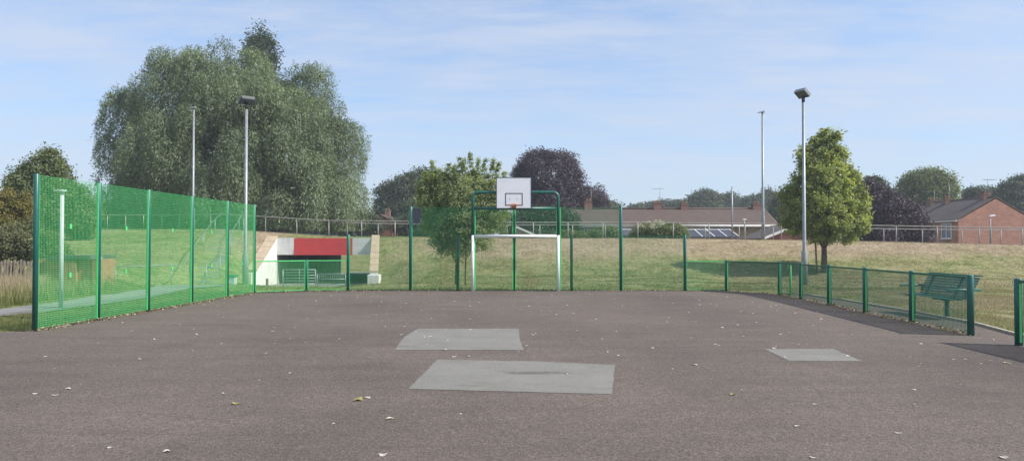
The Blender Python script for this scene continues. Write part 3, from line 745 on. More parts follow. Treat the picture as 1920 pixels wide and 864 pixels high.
# timber bollard by white wall, utility cabinet
def bollard(px, py0, py1, Y, label, r=.1):
    x = xat(px, Y); z1 = P(px,py0,Y)[2]; z0 = gz(x, Y)
    mb = MB(); mb.box(x-r, x+r, Y-r, Y+r, z0-.1, z1); o = mb.build('bollard', M['stake'], None, .02, at=(x, Y, z0)); tag(o, label, 'bollard')
    return o
bollard(501.5, 522, 541, 40.0, 'short dark timber bollard in front of the bright white underpass wing wall', .06)
x = xat(436, 30.5); z0 = gz(x,30.5)
t = thing('utility_cabinet', (x,30.5,z0), 'small pale grey utility cabinet with a green lid beside the floodlight pole', 'cabinet')
mb = MB(); mb.box(x-.17,x+.14,30.35,30.65,z0-.1,P(435,519,30.5)[2]); mb.build('body', M['lamp_grey'], t, .01)
mb = MB(); zc = P(435,519,30.5)[2]; mb.hexa([(x-.2,30.32,zc+.001),(x+.17,30.32,zc+.001),(x+.17,30.68,zc+.001),(x-.2,30.68,zc+.001),(x-.2,30.32,zc+.03),(x+.17,30.32,zc+.03),(x+.17,30.68,zc+.08),(x-.2,30.68,zc+.08)]); mb.build('lid', M['post'], t)

# low brick wall with pillars behind the left fence
bw = thing('brick_wall', (-17.2, 30.0, 0), 'low orange brick enclosure with pillars and a dark flat top behind the tall fence', 'brick wall')
xw0, xw1 = xat(76,30), xat(186,30); zt = P(130,486,30)[2]
mb = MB(); mb.box(xw0-.2, xw1-.17, 30.0, 31.6, -.3, zt); mb.build('wall', M['brick_orange'], bw)
for px in (126, 140, 184):
    xx = xat(px, 30); mb = MB(); mb.box(xx-.14, xx+.14, 29.86, 30.10, -.3, zt-.05); mb.build('pillar', M['brick_orange'], bw)
mb = MB(); mb.box(xw0+.35, xw1-.30, 29.82, 31.8, zt+.003, zt+.15); mb.build('roof', M['felt'], bw)
mb = MB(); mb.box(xw1-.28, xw1-.02, 29.88, 30.3, zt+.004, zt+.12); mb.build('coping', M['concrete'], bw)

# paling fence far left
pf = thing('paling_fence', (-20.2, 30, .2), 'weathered timber paling fence behind the long dry grass', 'fence')
mb = MB(); xx = -24.0; 
while xx < -18.85:
    hgt = 1.02 + random.uniform(-.05,.05); w = random.uniform(.05,.075)
    mb.obox((xx, 29.6+random.uniform(-.01,.01), hgt/2-.1), (w/2,0,0), (0,.012,0), (0,0,hgt/2+.1)); xx += random.uniform(.11,.15)
mb.build('palings', M['timber'], pf)
mb = MB(); mb.beam((-24,29.66,.88),(-18.85,29.66,.88),.04,.09); mb.beam((-24,29.66,.3),(-18.85,29.66,.3),.04,.09); mb.build('rails', M['timber'], pf)
for xx in (-23.5,-21.2,-18.9):
    mb = MB(); mb.box(xx-.05,xx+.05,29.69,29.79,-.2,1.1); mb.build('post', M['timber'], pf)

# ------------------------------------------------------------------ bench
bn = thing('park_bench', (9.85, 16.9, 0), 'green slatted metal bench with tube armrests on the grass behind the low fence', 'bench')
by0, by1 = 16.3, 18.3
mb = MB()
for k in range(7):
    xx = 9.52 + k*.068; mb.beam((xx,by0,.455+.012*abs(k-3)*.3),(xx,by1,.455+.012*abs(k-3)*.3), .05, .014)
for yy in (by0+.25, 16.9, by1-.25): mb.beam((9.5,yy,.435),(9.95,yy,.435),.04,.025)
mb.build('seat', M['bench'], bn)
mb = MB()
for k in range(8):
    xx = 10.0 + k*.028; zz = .50 + k*.058; mb.obox((xx,(by0+by1)/2,zz), (0,(by1-by0)/2,0), (.010,0,.022), (.006,0,-.003))
mb.beam((10.24,by0-.02,.965),(10.24,by1+.02,.965),.05,.03)
for yy in (by0+.25, 16.9, by1-.25): mb.beam((9.985,yy,.44),(10.215,yy,.95),.03,.045)
mb.build('backrest', M['bench'], bn)
for yy in (by0+.02, by1-.02):
    mb = MB(); mb.tube([(10.24,yy,.665),(9.75,yy,.665),(9.52,yy,.66),(9.49,yy,.66)], [.026,.026,.026,.016], 12); mb.tube([(10.02,yy,.53),(10.02,yy,.65)], .018, 10); mb.build('armrest', M['bench'], bn)
for xx, yy in ((9.74,16.75), (9.66,17.98)):
    mb = MB(); mb.tube([(xx,yy,-.05),(xx,yy,.435)], .045, 16); mb.build('leg', M['bench'], bn)

# ------------------------------------------------------------------ houses
GH = 0.2
def window(parent, p0, du, w, h, nrm, panes=2):
    """window with its lower-left corner at p0, du = horizontal direction, nrm = outward"""
    p0 = Vector(p0); du = Vector(du).normalized(); n = Vector(nrm).normalized(); up = Vector((0,0,1))
    mb = MB(); t = .06
    c = p0 + du*w/2 + up*h/2 + n*.02
    mb.obox(c + up*(h/2-t/2), du*w/2, n*.03, up*t/2); mb.obox(c - up*(h/2-t/2), du*w/2, n*.03, up*t/2)
    for k in range(panes+1): mb.obox(p0 + du*(t/2+(w-t)*k/panes) + up*h/2 + n*.021, du*t/2, n*.028, up*(h/2-t))
    f = mb.build('window', M['window_white'], parent)
    mb = MB(); mb.obox(c - n*.012, du*(w/2-.01), n*.008, up*(h/2-.01)); mb.build('pane', M['glass'], f)
    mb = MB(); mb.obox(p0 + du*w/2 - up*.03 + n*.05, du*(w/2+.05), n*.06, up*.025); mb.build('sill', M['window_white'], f)
def chimney(parent, x, y, z0, z1, w=.32, pots=2, aerial=None, d=.3):
    mb = MB(); mb.box(x-w, x+w, y-d, y+d, z0, z1-.12); mb.box(x-w-.03, x+w+.03, y-d-.03, y+d+.03, z1-.118, z1)
    c = mb.build('chimney', M['brick_dull'], parent)
    mb = MB()
    for k in range(pots):
        xx = x + (k-(pots-1)/2)*.3; mb.tube([(xx,y,z1),(xx,y,z1+.22)], [.085,.07], 10)
    mb.build('chimney_pots', M['pot'], c)
    if aerial:
        mb = MB(); ah, ang = aerial
        xa = x + w*.8; mb.tube([(xa,y,z1-.6),(xa,y,z1+ah)], .022, 6)
        dd = Vector((cos(ang), sin(ang), 0)); e = Vector((-dd.y, dd.x, 0)); top = Vector((xa,y,z1+ah-.05))
        mb.tube([top-dd*.45, top+dd*.75], .014, 5)
        for k in range(7): q = top + dd*(-.35+.17*k); mb.tube([q-e*.22, q+e*.22], .009, 4)
        mb.build('aerial', M['aerial'], c)
    return c
# long terrace of bungalows
ye, yr = 68.0, 72.0; X0, X1 = xat(1074, 68), xat(1459, 68)
ze = P(1200,421,68)[2]; zr = P(1200,391.5,72)[2]
hA = thing('bungalow_terrace', ((X0+X1)/2, 72, GH), 'long low terrace of bungalows under one brown tiled roof with four chimneys', 'house')
mb = MB(); mb.box(X0+.15, X1-.15, ye+.35, 75.65, GH-.4, ze-.02)
mb.poly([(X1-.15,ye+.35,ze-.02),(X1-.15,75.65,ze-.02),(X1-.15,yr,zr-.15)]); mb.poly([(X0+.15,75.65,ze-.02),(X0+.15,ye+.35,ze-.02),(X0+.15,yr,zr-.15)])
mb.build('wall', M['brick_tan'], hA)
mb = MB(); th = .12
for (ya, yb2) in ((ye, yr),(76.0, yr)):
    a = [(X0,ya,ze),(X1,ya,ze),(X1+.05,yb2,zr),(X0,yb2,zr)]
    mb.hexa([(p[0],p[1],p[2]-th) for p in a]+a)
mb.tube([(X0,yr,zr+.02),(X1,yr,zr+.02)], .11, 8)
rf = mb.build('roof', M['tile_brown'], hA)
mb = MB(); mb.box(X0+.02, X1-.02, ye-.06, ye-.002, ze-.24, ze-.03); mb.tube([(X0,ye-.12,ze-.10),(X1,ye-.12,ze-.10)], .06, 8); mb.build('fascia', M['bargeboard'], hA)
mb = MB(); mb.beam((X1+.02,ye,ze-.02),(X1+.07,yr,zr-.02),.04,.12); mb.beam((X1+.02,76,ze-.02),(X1+.07,yr,zr-.02),.04,.12); mb.build('bargeboard', M['coping'], hA)
for px, py, aer in ((1103,377,(1.1,.4)),(1232,380,(1.4,2.6)),(1283,382,(.9,1.2)),(1418,382,None)):
    chimney(rf, xat(px,72), 72, zr-.35, P(px,py,72)[2], .36, 2, aer)
for px, w in ((1095,1.0),(1122,1.4),(1180,1.3),(1250,1.6),(1330,1.5),(1425,1.4)):
    window(hA, (xat(px,68.35), ye+.35, ze-1.55), (1,0,0), w, 1.15, (0,-1,0), 3)
# conservatory lean-to roofs in front of the terrace
Yc = 63.5
cv = thing('conservatory', (xat(1340,Yc), Yc, GH), 'low glass lean-to with white bars in front of the long brown roof', 'conservatory')
cx0, cx1 = xat(1294,Yc), xat(1386,Yc); cz1 = P(1340,430.5,66)[2]; cz0 = P(1340,444,Yc)[2]
mb = MB(); mb.hexa([(cx0,Yc,cz0-.05),(cx1,Yc,cz0-.05),(cx1,66.4,cz1-.05),(cx0,66.4,cz1-.05),(cx0,Yc,cz0),(cx1,Yc,cz0),(cx1,66.4,cz1),(cx0,66.4,cz1)]); mb.build('glass_roof', M['glass_blue'], cv)
mb = MB()
for k in range(5):
    xx = cx0+(cx1-cx0)*k/4; mb.beam((xx,Yc,cz0+.035),(xx,66.4,cz1+.035),.07,.06)
mb.beam((cx0-.1,66.45,cz1+.03),(cx1+.1,66.45,cz1+.03),.1,.12); mb.build('glazing_bars', M['bargeboard'], cv)
mb = MB(); mb.box(cx0+.05,cx1-.05,Yc+.1,66.4,GH-.4,cz0-.07); mb.build('wall', M['brick_tan'], cv)
cv2 = thing('conservatory', (xat(1172,Yc), Yc, GH), 'pale lean-to roof edge just beside the flowering bush below the brown roof', 'conservatory')
c0, c1 = xat(1164,Yc), xat(1194,Yc)
mb = MB(); mb.hexa([(c0,Yc,2.35),(c1,Yc,2.35),(c1,66.4,2.9),(c0,66.4,2.9),(c0,Yc,2.42),(c1,Yc,2.42),(c1,66.4,2.97),(c0,66.4,2.97)]); mb.build('glass_roof', M['glass_blue'], cv2)
mb = MB(); mb.beam((c0-.05,Yc,2.44),(c0-.05,66.4,2.99),.1,.08); mb.beam((c0,66.45,3.0),(c1,66.45,3.0),.1,.14); mb.build('glazing_bars', M['bargeboard'], cv2)
mb = MB(); mb.box(c0+.05,c1-.05,Yc+.1,66.4,GH-.4,2.33); mb.build('wall', M['brick_tan'], cv2)
# garage with white verge
def gable_house(t, xl, xr, y0, y1, z0, ze, zr, wallm, roofm, over=.15, th=.1, verge=True, gover=None):
    gover = over if gover is None else gover
    xm = (xl+xr)/2
    mb = MB(); mb.box(xl, xr, y0, y1, z0, ze-.03)
    for yy, s in ((y0,1),(y1,-1)):
        pts = [(xl,yy,ze-.03),(xr,yy,ze-.03),(xm,yy,zr-.08)]
        mb.poly(pts if s > 0 else pts[::-1])
    w = mb.build('wall', wallm, t)
    mb = MB(); sl = (zr-ze)/(xm-xl)
    for xo in (xl-over, xr+over):
        zo_ = ze - sl*over; a = [(xo,y0-gover,zo_),(xm,y0-gover,zr),(xm,y1+gover,zr),(xo,y1+gover,zo_)]
        mb.hexa([(p[0],p[1],p[2]+.005) for p in a]+[(p[0],p[1],p[2]+th) for p in a])
    mb.tube([(xm,y0-gover,zr+th),(xm,y1+gover,zr+th)], .07, 8)
    r = mb.build('roof', roofm, t)
    if verge:
        mb = MB()
        for xo in (xl-over, xr+over): mb.beam((xo,y0-over-.03,ze-sl*over+.02),(xm,y0-over-.03,zr+.02),.04,.18)
        mb.build('bargeboard', M['bargeboard'], t)
    return w, r
Yg = 57.5; xg0 = xat(1428,Yg); zg = P(1428,449,Yg)[2]; slope = (P(1475,430,Yg)[2]-zg)/(xat(1475,Yg)-xg0)
t = thing('garage', (xg0+2.6, Yg, 0.2), 'small brick garage with a white bargeboard, half hidden by the yellowish teardrop tree', 'garage')
gable_house(t, xg0+.15, xg0+5.1, Yg+.15, Yg+5.5, -.2, zg+slope*.15, zg+slope*2.6, M['brick_red'], M['tile_grey'])
# the brick bungalow on the right and its neighbour behind
Yh = 60.0; xl = xat(1797,Yh); xap = xat(1868,Yh); xr_ = 2*xap-xl; zeh = P(1797,412,Yh)[2]; zrh = P(1868,370.5,Yh)[2]
hC = thing('bungalow', (xap, Yh, GH), 'pink brick bungalow with its sunlit gable end and aerial chimney facing the embankment', 'house')
w, r = gable_house(hC, xl, xr_, Yh, Yh+9.0, GH-.6, zeh, zrh, M['brick_pink'], M['tile_grey'], .12, .1, False, .012)
mb = MB()
sl = (zrh-zeh)/(xap-xl)
for xo in (xl-.14, xr_+.14): mb.beam((xo,Yh-.018,zeh-sl*.14+.06),(xap,Yh-.018,zrh+.06),.012,.09)
mb.build('bargeboard', M['verge'], hC)
mb = MB(); mb.beam((xl-.2,Yh-.1,zeh-.08),(xl-.2,Yh+9,zeh-.08),.12,.1); mb.build('gutter', M['bargeboard'], hC)
for y in (Yh+.9, Yh+3.4): window(hC, (xl-.003, y+1.4, zeh-1.5), (0,-1,0), 1.4, 1.25, (-1,0,0), 2)
chimney(r, xap-.1, 61.2, zrh-.3, P(1855,362,61.2)[2], .30, 1, (1.15, .2), .28)
hD = thing('bungalow', (xap-.3, 73, GH), 'dark roofed bungalow behind the pink brick one, with two small chimneys', 'house')
w, r = gable_house(hD, xl-.25, xr_-.25, Yh+9.3, Yh+20, GH-.6, zeh-.12, zrh-.18, M['brick_red'], M['tile_grey'], .14, .1, False)
for px, py in ((1776,372),(1748,375.5)):
    yy = (xap-.25)/((px-960)/F); chimney(r, xap-.25, yy, zrh-.5, P(px,py,yy)[2], .30, 2, (1.2, .9) if px > 1760 else (.9, 2.0))
# small red house on the left
Yl = 86.0; xl2 = xat(690,Yl); xa2 = xat(708,Yl)+.3; xr2 = 2*xa2-xl2
hE = thing('brick_house', (xa2, Yl, GH), 'small dark red brick house with a pale chimney between the willow and the dark trees', 'house')
ze2 = P(694,414,Yl)[2]; zr2 = P(708,403.5,Yl)[2]
w, r = gable_house(hE, xl2, xr2, Yl, Yl+9, GH-.4, ze2, zr2, M['brick_red'], M['tile_brown'], .2, .1, False)
chimney(r, xa2+.1, Yl+4.5, zr2-.3, P(717,394,Yl+4.5)[2], .3, 2)
mb = MB(); xx0 = xr2+.003; xx1 = xat(743,Yl); mb.box(xx0, xx1, Yl+.4, Yl+6, GH-.4, ze2-.9); mb.build('side_wall', M['brick_red'], hE)
mb = MB(); mb.hexa([(xx0,Yl+.2,ze2-.25),(xx1+.15,Yl+.2,ze2-.95),(xx1+.15,Yl+6.2,ze2-.95),(xx0,Yl+6.2,ze2-.25),(xx0,Yl+.2,ze2-.15),(xx1+.15,Yl+.2,ze2-.85),(xx1+.15,Yl+6.2,ze2-.85),(xx0,Yl+6.2,ze2-.15)]); mb.build('side_roof', M['tile_brown'], hE)
window(hE, (xx0+.5, Yl+.4, GH+1.2), (1,0,0), .9, 1.0, (0,-1,0), 2)
# garden shed glimpsed through the goal mesh
Ys = 60.0
t = thing('garden_shed', (xat(985,Ys), Ys, GH), 'garden shed roof with a white edge seen through the goal mesh', 'shed')
xs0 = xat(966,Ys); xs1 = xat(1000,Ys); z1 = P(966,423.5,Ys)[2]; z0 = P(1000,439,Ys)[2]
mb = MB(); mb.hexa([(xs0,Ys,GH-.4),(xs1-.1,Ys,GH-.4),(xs1-.1,Ys+4,GH-.4),(xs0,Ys+4,GH-.4),(xs0,Ys,z1-.03),(xs1-.1,Ys,z0+.02),(xs1-.1,Ys+4,z0+.02),(xs0,Ys+4,z1-.03)]); mb.build('wall', M['timber'], t)
mb = MB(); mb.hexa([(xs0-.1,Ys-.15,z1+.0),(xs1+.1,Ys-.15,z0-.06),(xs1+.1,Ys+4,z0-.06),(xs0-.1,Ys+4,z1+.0),(xs0-.1,Ys-.15,z1+.07),(xs1+.1,Ys-.15,z0+.01),(xs1+.1,Ys+4,z0+.01),(xs0-.1,Ys+4,z1+.07)]); mb.build('roof', M['tile_grey'], t)
mb = MB(); mb.beam((xs0-.1,Ys-.18,z1+.0),(xs1+.1,Ys-.18,z0-.05),.04,.16); mb.build('bargeboard', M['bargeboard'], t)

# ------------------------------------------------------------------ trees
def unit(v): return v/np.maximum(np.linalg.norm(v, axis=-1, keepdims=True), 1e-9)
def leaf_quads(pos, ax, nrm, L, W):
    sd = unit(np.cross(ax, nrm)); L = L[:,None]; W = W[:,None]
    nn = unit(np.cross(sd, ax))
    a = pos; b = pos + ax*L*.45 + sd*W*.5 ; c = pos + ax*L - nn*L*.10; d = pos + ax*L*.45 - sd*W*.5
    V = np.stack([a,b,c,d], 1).reshape(-1,3); n = len(pos)
    return V, np.arange(n*4).reshape(n,4)
def sample_lobes(lobes, n, rng, inner=.62):
    lb = np.array(lobes, float); vol = (lb[:,3]*lb[:,4]+lb[:,3]*lb[:,5]+lb[:,4]*lb[:,5])
    out_p = []; out_d = []; got = 0
    while got < n:
        k = rng.choice(len(lb), n, p=vol/vol.sum()); d = unit(rng.normal(size=(n,3)))
        r = inner + (1.03-inner)*rng.random(n)**.6
        p = lb[k,:3] + d*lb[k,3:6]*r[:,None]
        keep = np.ones(n, bool)
        for j in range(len(lb)):
            q = np.linalg.norm((p-lb[j,:3])/lb[j,3:6], axis=1); keep &= ~((q < inner*.92) & (k != j))
        out_p.append(p[keep]); out_d.append(d[keep]); got += keep.sum()
    return np.concatenate(out_p)[:n], np.concatenate(out_d)[:n]
def crown_round(name, parent, lobes, mat, nclump, per, L, W, clump, seed, zmin=None, up=.25, tintbias=0.0, inner=.62, shoots=()):
    rng = np.random.default_rng(seed); L *= .62; W *= .62; per = int(per*2.1)
    c, d = sample_lobes(lobes, nclump, rng, inner)
    for (a, b) in shoots:
        a = np.array(a); b = np.array(b); m = max(6, int(np.linalg.norm(b-a)/.05)); tt = np.linspace(0,1,m)[:,None]
        c = np.concatenate([c, a+(b-a)*tt + rng.normal(size=(m,3))*.11*(1.1-tt)]); d = np.concatenate([d, np.tile(unit(b-a)[None], (m,1))])
    nshoot = len(c) - nclump; nclump = len(c)
    ctint = rng.random(nclump)
    n = nclump*per; k = np.repeat(np.arange(nclump), per)
    csz = clump*(.45+1.1*rng.random(nclump)); csz[nclump-nshoot:] *= .45
    pos = c[k] + np.clip(rng.normal(size=(n,3)), -1.7, 1.7)*csz[k][:,None]*np.array([1,1,.75])*.6
    out = unit(d[k] + rng.normal(size=(n,3))*.42 + np.array([0,0,up]))
    ax = unit(np.cross(out, rng.normal(size=(n,3))) + out*.45 + np.array([0,0,-.25]))
    LL = L*(.6+.8*rng.random(n)); WW = W*(.6+.8*rng.random(n))
    nrm = unit(out + rng.normal(size=(n,3))*.45)
    V, Fc = leaf_quads(pos, ax, nrm, LL, WW)
    tint = np.clip(.38*ctint[k] + .62*rng.random(n) + tintbias, 0, 1)
    if zmin is not None:
        keep = pos[:,2] > zmin; keep4 = np.repeat(keep, 4); V = V[keep4]; tint = tint[keep]; Fc = np.arange(len(V)).reshape(-1,4)
    return arrays_obj(name, V, Fc, mat, parent, {'tint': np.repeat(tint, 4)})
def crown_weeping(name, parent, lobes, mat, nsub, strands, nl, L, W, slen, seed, zmin):
    """billowing tufts all over the macro lobes, each tuft a dome of short drooping leafy shoots"""
    rng = np.random.default_rng(seed)
    ni = nsub//5; c, d = sample_lobes(lobes, nsub-ni, rng, .88); ci, di = sample_lobes(lobes, ni, rng, .5); c = np.concatenate([c, ci]); d = np.concatenate([d, di])
    rs = (.80+1.0*rng.random(nsub)); ct = rng.random(nsub)
    ns = nsub*strands; k = np.repeat(np.arange(nsub), strands)
    dd = unit(rng.normal(size=(ns,3))*.85 + d[k]*.75 + np.array([0,0,.25]))
    s0 = c[k] + dd*rs[k][:,None]*np.array([.85,.85,1.30])*(.62+.42*rng.random(ns)**.7)[:,None]
    ln = slen*(.5+.9*rng.random(ns)); lift = .15+.75*np.clip(dd[:,2], -.2, 1)
    dirh = unit(dd*np.array([1,1,.2]) + rng.normal(size=(ns,3))*.3)
    t = np.tile(np.linspace(0,1,nl), ns); j = np.repeat(np.arange(ns), nl); n = ns*nl
    t = np.clip(t + rng.normal(size=n)*.08, 0, 1.1)
    def curve(t):
        h = dirh[j]*(ln[j]*.6*t*(1-.4*t))[:,None]
        h[:,2] = h[:,2]*.3 + ln[j]*(lift[j]*t - 1.0*t*t); return h
    p = s0[j] + curve(t); tan = unit(curve(t+.08)-curve(t))
    ax = unit(tan + rng.normal(size=(n,3))*.55); nrm = unit(dd[j]*1.25 + d[k][j]*.35 + rng.normal(size=(n,3))*.42)
    p = p + rng.normal(size=(n,3))*.06
    V, Fc = leaf_quads(p, ax, nrm, L*(.6+.8*rng.random(n)), W*(.6+.8*rng.random(n)))
    tint = np.clip(.38*ct[k][j] + .15*rng.random(ns)[j] + .5*rng.random(n), 0, 1)
    keep = p[:,2] > zmin; keep4 = np.repeat(keep,4); V = V[keep4]; tint = tint[keep]
    return arrays_obj(name, V, np.arange(len(V)).reshape(-1,4), mat, parent, {'tint': np.repeat(tint,4)})
def trunk(parent, base, tips, r, fork, mat=None, seed=0):
    """tapered trunk to the fork point then limbs to the tips"""
    rng = random.Random(seed); mb = MB(); b = Vector(base); f = Vector(fork)
    mid = b.lerp(f, .5) + Vector((rng.uniform(-.1,.1)*r*4, rng.uniform(-.1,.1)*r*4, 0))
    mb.tube([b - Vector((0,0,.2)), b + Vector((0,0,.12)), mid, f], [r*1.35, r*1.02, r*.88, r*.78], 12)
    for tp in tips:
        tp = Vector(tp); m = f.lerp(tp, .45) + Vector((rng.uniform(-.2,.2), rng.uniform(-.2,.2), .12*(tp-f).length))
        mb.tube([f - Vector((0,0,.1)), m, tp], [r*.55, r*.34, r*.08], 8)
        for _ in range(3):
            a = f.lerp(tp, rng.uniform(.35,.85)); e = a + (tp-f).length*.35*Vector((rng.uniform(-1,1), rng.uniform(-1,1), rng.uniform(-.1,.9)))
            mb.tube([a, a.lerp(e,.5)+Vector((0,0,.08)), e], [r*.2, r*.13, r*.04], 6)
    return mb.build('trunk', mat or M['bark'], parent)
def lob(list_px, Y, depth=1.0):
    """lobes given in photo pixels at depth Y -> metres; (px,py,rx,ry,dy)"""
    out = []
    for (px,py,rx,ry,dy) in list_px:
        c = P(px,py,Y+dy); s = (Y+dy)/F
        out.append((c[0],c[1],c[2], rx*s, rx*s*depth, ry*s))
    return out
# the big weeping willow
Yw = 61.0
wl = lob([(281,241,56,62,0),(340,194,65,58,-1),(404,185,63,57,-2),(467,185,59,57,0),(531,207,59,57,0),(583,225,42,66,1),(245,275,36,62,1),(267,332,52,54,-1),
          (340,290,81,81,-4),(430,281,85,95,-5.5),(513,299,77,95,-5),(580,297,52,81,-2),(630,319,38,70,0),(635,376,27,44,0),(340,350,72,49,-4),(430,363,72,49,-5.5),(531,367,72,52,-4.5),(594,371,54,43,-3),(404,264,99,105,3),(531,290,90,105,3),(254,380,42,32,-1),(313,389,45,32,-3),(367,397,45,27,-4),(585,402,54,23,-3)], Yw, 1.0)
wx = xat(520, Yw); wz = gz(wx, Yw)
t = thing('weeping_willow', (wx, Yw, wz), 'huge grey-green weeping willow on the embankment behind the underpass', 'tree')
trunk(t, (wx,Yw,wz), [(l[0],l[1],l[2]) for l in wl[:14:1]], .55, (wx,Yw,wz+2.6), seed=3)
crown_weeping('crown', t, wl, M['leaf_willow'], 430, 150, 7, .22, .062, .85, 5, wz+.15)
# poplar top behind the willow
Yp = 92.0
pl = lob([(483,62,6,18,0),(497,76,6,14,0),(487,84,13,24,0),(476,96,14,26,1),(498,102,16,34,0),(486,130,26,60,0),(486,220,30,100,0),(486,320,30,80,0)], Yp, 1.0)
px_ = xat(486,Yp); t = thing('poplar', (px_,Yp,gz(px_,Yp)), 'dark narrow tree top poking up behind the willow crown', 'tree')
trunk(t, (px_,Yp,gz(px_,Yp)), [pl[0][:3], pl[5][:3]], .4, (px_,Yp,4), seed=4)
crown_round('crown', t, pl, M['leaf_dark'], 520, 26, .55, .32, .9, 8, up=.8)
# cherry-like tree just behind the back fence
Yc2 = 31.5
cl = lob([(850,420,44,44,0),(820,385,36,46,0),(868,372,44,50,-.3),(910,385,34,44,0),(812,352,16,30,.2),(832,345,14,28,-.2),(860,345,20,34,0),(884,345,18,34,.2),(905,350,16,30,0),(925,360,14,24,-.2),(850,462,34,24,0),(895,440,36,30,-.2),(800,395,28,38,0),(926,400,32,38,.2),(805,355,22,26,.3),(930,365,22,26,-.2),(825,430,34,34,.3),(860,410,60,50,.2)], Yc2, 1.0)
cx_ = xat(857,Yc2); t = thing('cherry_tree', (cx_,Yc2,gz(cx_,Yc2)), 'bushy mid green tree with upright shoots growing behind the fence beside the goal', 'tree')
trunk(t, (cx_,Yc2,gz(cx_,Yc2)), [l[:3] for l in cl[4:16]], .10, (cx_,Yc2,gz(cx_,Yc2)+1.35), seed=5)
shoots = []
for (pa, pb) in (((815,350),(811,303)),((835,350),(842,308)),((868,345),(862,297)),((866,330),(871,300)),((885,340),(881,289)),((892,335),(897,300)),((905,345),(910,300)),((915,355),(926,300)),((925,350),(936,306)),((930,365),(947,324)),((800,360),(797,322)),((790,380),(785,350)),((850,340),(852,312)),((820,340),(824,318)),((940,372),(948,350))):
    dy = random.uniform(-.5,.5); shoots.append((P(*pa,Yc2+dy), P(*pb,Yc2+dy)))
crown_round('crown', t, cl, M['leaf_cherry'], 1700, 20, .15, .065, .18, 9, up=.8, inner=.3, shoots=shoots)
mb = MB(); xk = xat(873,Yc2); mb.tube([(xk,Yc2-.2,gz(xk,Yc2)-.1),(xk+.02,Yc2-.2,gz(xk,Yc2)+1.5)], .035, 8); o = mb.build('tree_stake', M['stake'], None, at=(0,0,0)); tag(o, 'thin timber stake beside the trunk of the bushy tree near the goal', 'stake')
# dark rounded trees left of it, behind the path
Yd = 104.0
dl = lob([(735,372,32,30,0),(765,360,36,34,0),(800,352,40,34,1),(722,400,24,26,-1),(770,400,50,30,-1),(820,390,40,40,0)], Yd, 1.0)
xd = xat(765,Yd); t = thing('broadleaf_tree', (xd,Yd,gz(xd,Yd)), 'dark green rounded tree behind the small red house', 'tree')
trunk(t, (xd,Yd,gz(xd,Yd)), [l[:3] for l in dl[:4]], .3, (xd,Yd,2.5), seed=6)
crown_round('crown', t, dl, M['leaf_dark'], 950, 24, .46, .27, .68, 10)
# copper beeches
Yb_ = 80.0
bl = lob([(1025,330,58,44,0),(990,345,32,40,0),(1060,345,36,44,0),(1010,310,34,28,0),(1045,308,34,26,0),(1025,375,62,44,0),(1085,370,20,28,0)], Yb_, 1.0)
xb_ = xat(1025,Yb_); t = thing('copper_beech', (xb_,Yb_,gz(xb_,Yb_)), 'large dark purple copper beech behind the basketball backboard', 'tree')
trunk(t, (xb_,Yb_,gz(xb_,Yb_)), [l[:3] for l in bl[:5]], .35, (xb_,Yb_,2.5), seed=7)
crown_round('crown', t, bl, M['leaf_purple'], 1000, 24, .36, .2, .5, 12, up=.5)
bl2 = lob([(1112,372,24,22,0),(1095,362,14,14,0),(1125,380,14,14,0),(1108,395,24,20,0)], 96, 1.0)
x2 = xat(1112,96); t = thing('copper_beech', (x2,96,gz(x2,96)), 'small purple tree beside the large copper beech, above the end of the brown roof', 'tree')
trunk(t, (x2,96,gz(x2,96)), [bl2[0][:3]], .2, (x2,96,2.5), seed=8)
crown_round('crown', t, bl2, M['leaf_purple'], 320, 20, .4, .24, .5, 13)
# dark hedge beneath the beech
hl = lob([(985,412,22,18,0),(1015,408,26,20,0),(1045,410,24,20,0),(1068,414,18,18,0),(950,415,24,18,0),(915,418,24,16,0),(930,438,40,16,0),(1000,438,40,16,0),(1060,440,30,14,0),(890,436,30,16,0),(835,438,40,16,0),(800,440,30,14,0)], 68.0, .5)
t = thing('hedge', (xat(1010,68),68,gz(xat(1010,68),68)), 'dark green hedge below the copper beech seen through the goal mesh', 'hedge')
crown_round('foliage', t, hl, M['leaf_dark'], 1100, 22, .26, .16, .4, 14)
hl2 = lob([(470+q*22, 428+4*sin(q*1.7), 18, 18, 0) for q in range(15)], 88.0, .5)
t = thing('hedge', (xat(620,88),88,gz(xat(620,88),88)), 'dark hedge behind the willow seen under its crown', 'hedge')
crown_round('foliage', t, hl2, M['leaf_dark'], 900, 18, .36, .22, .5, 16)
hl3 = lob([(60+q*26, 424+4*sin(q*1.3), 22, 20, 0) for q in range(17)], 84.0, .5)
t = thing('hedge', (xat(250,84),84,gz(xat(250,84),84)), 'long green hedge beyond the railing seen through the tall fence', 'hedge')
crown_round('foliage', t, hl3, M['leaf_green'], 1000, 18, .36, .22, .5, 17)
# yellowish round tree on the right bank
Yt = 40.0
tl = lob([(1548,280,24,30,0),(1531,308,28,32,0),(1565,313,24,36,0.2),(1511,335,24,32,0.3),(1545,350,46,50,-0.5),(1589,350,22,36,0.3),(1488,375,19,30,0.3),(1536,395,56,41,-0.4),(1589,395,35,40,0),(1501,405,33,34,0),(1559,430,54,25,0),(1550,258,17,14,0),(1607,385,17,32,0),(1477,362,8,10,0),(1509,308,9,14,0),(1600,333,10,12,0),(1578,293,7,12,0),(1480,415,13,22,0),(1526,270,8,14,0)], Yt, 1.0)
xt_ = xat(1545,Yt); zt_ = gz(xt_,Yt); t = thing('ornamental_tree', (xt_,Yt,zt_), 'single yellowish green tree with a teardrop crown on the right-hand grass bank', 'tree')
trunk(t, (xt_,Yt,zt_), [l[:3] for l in tl[:11]], .17, (xt_,Yt,zt_+1.35), seed=9)
rt = random.Random(12)
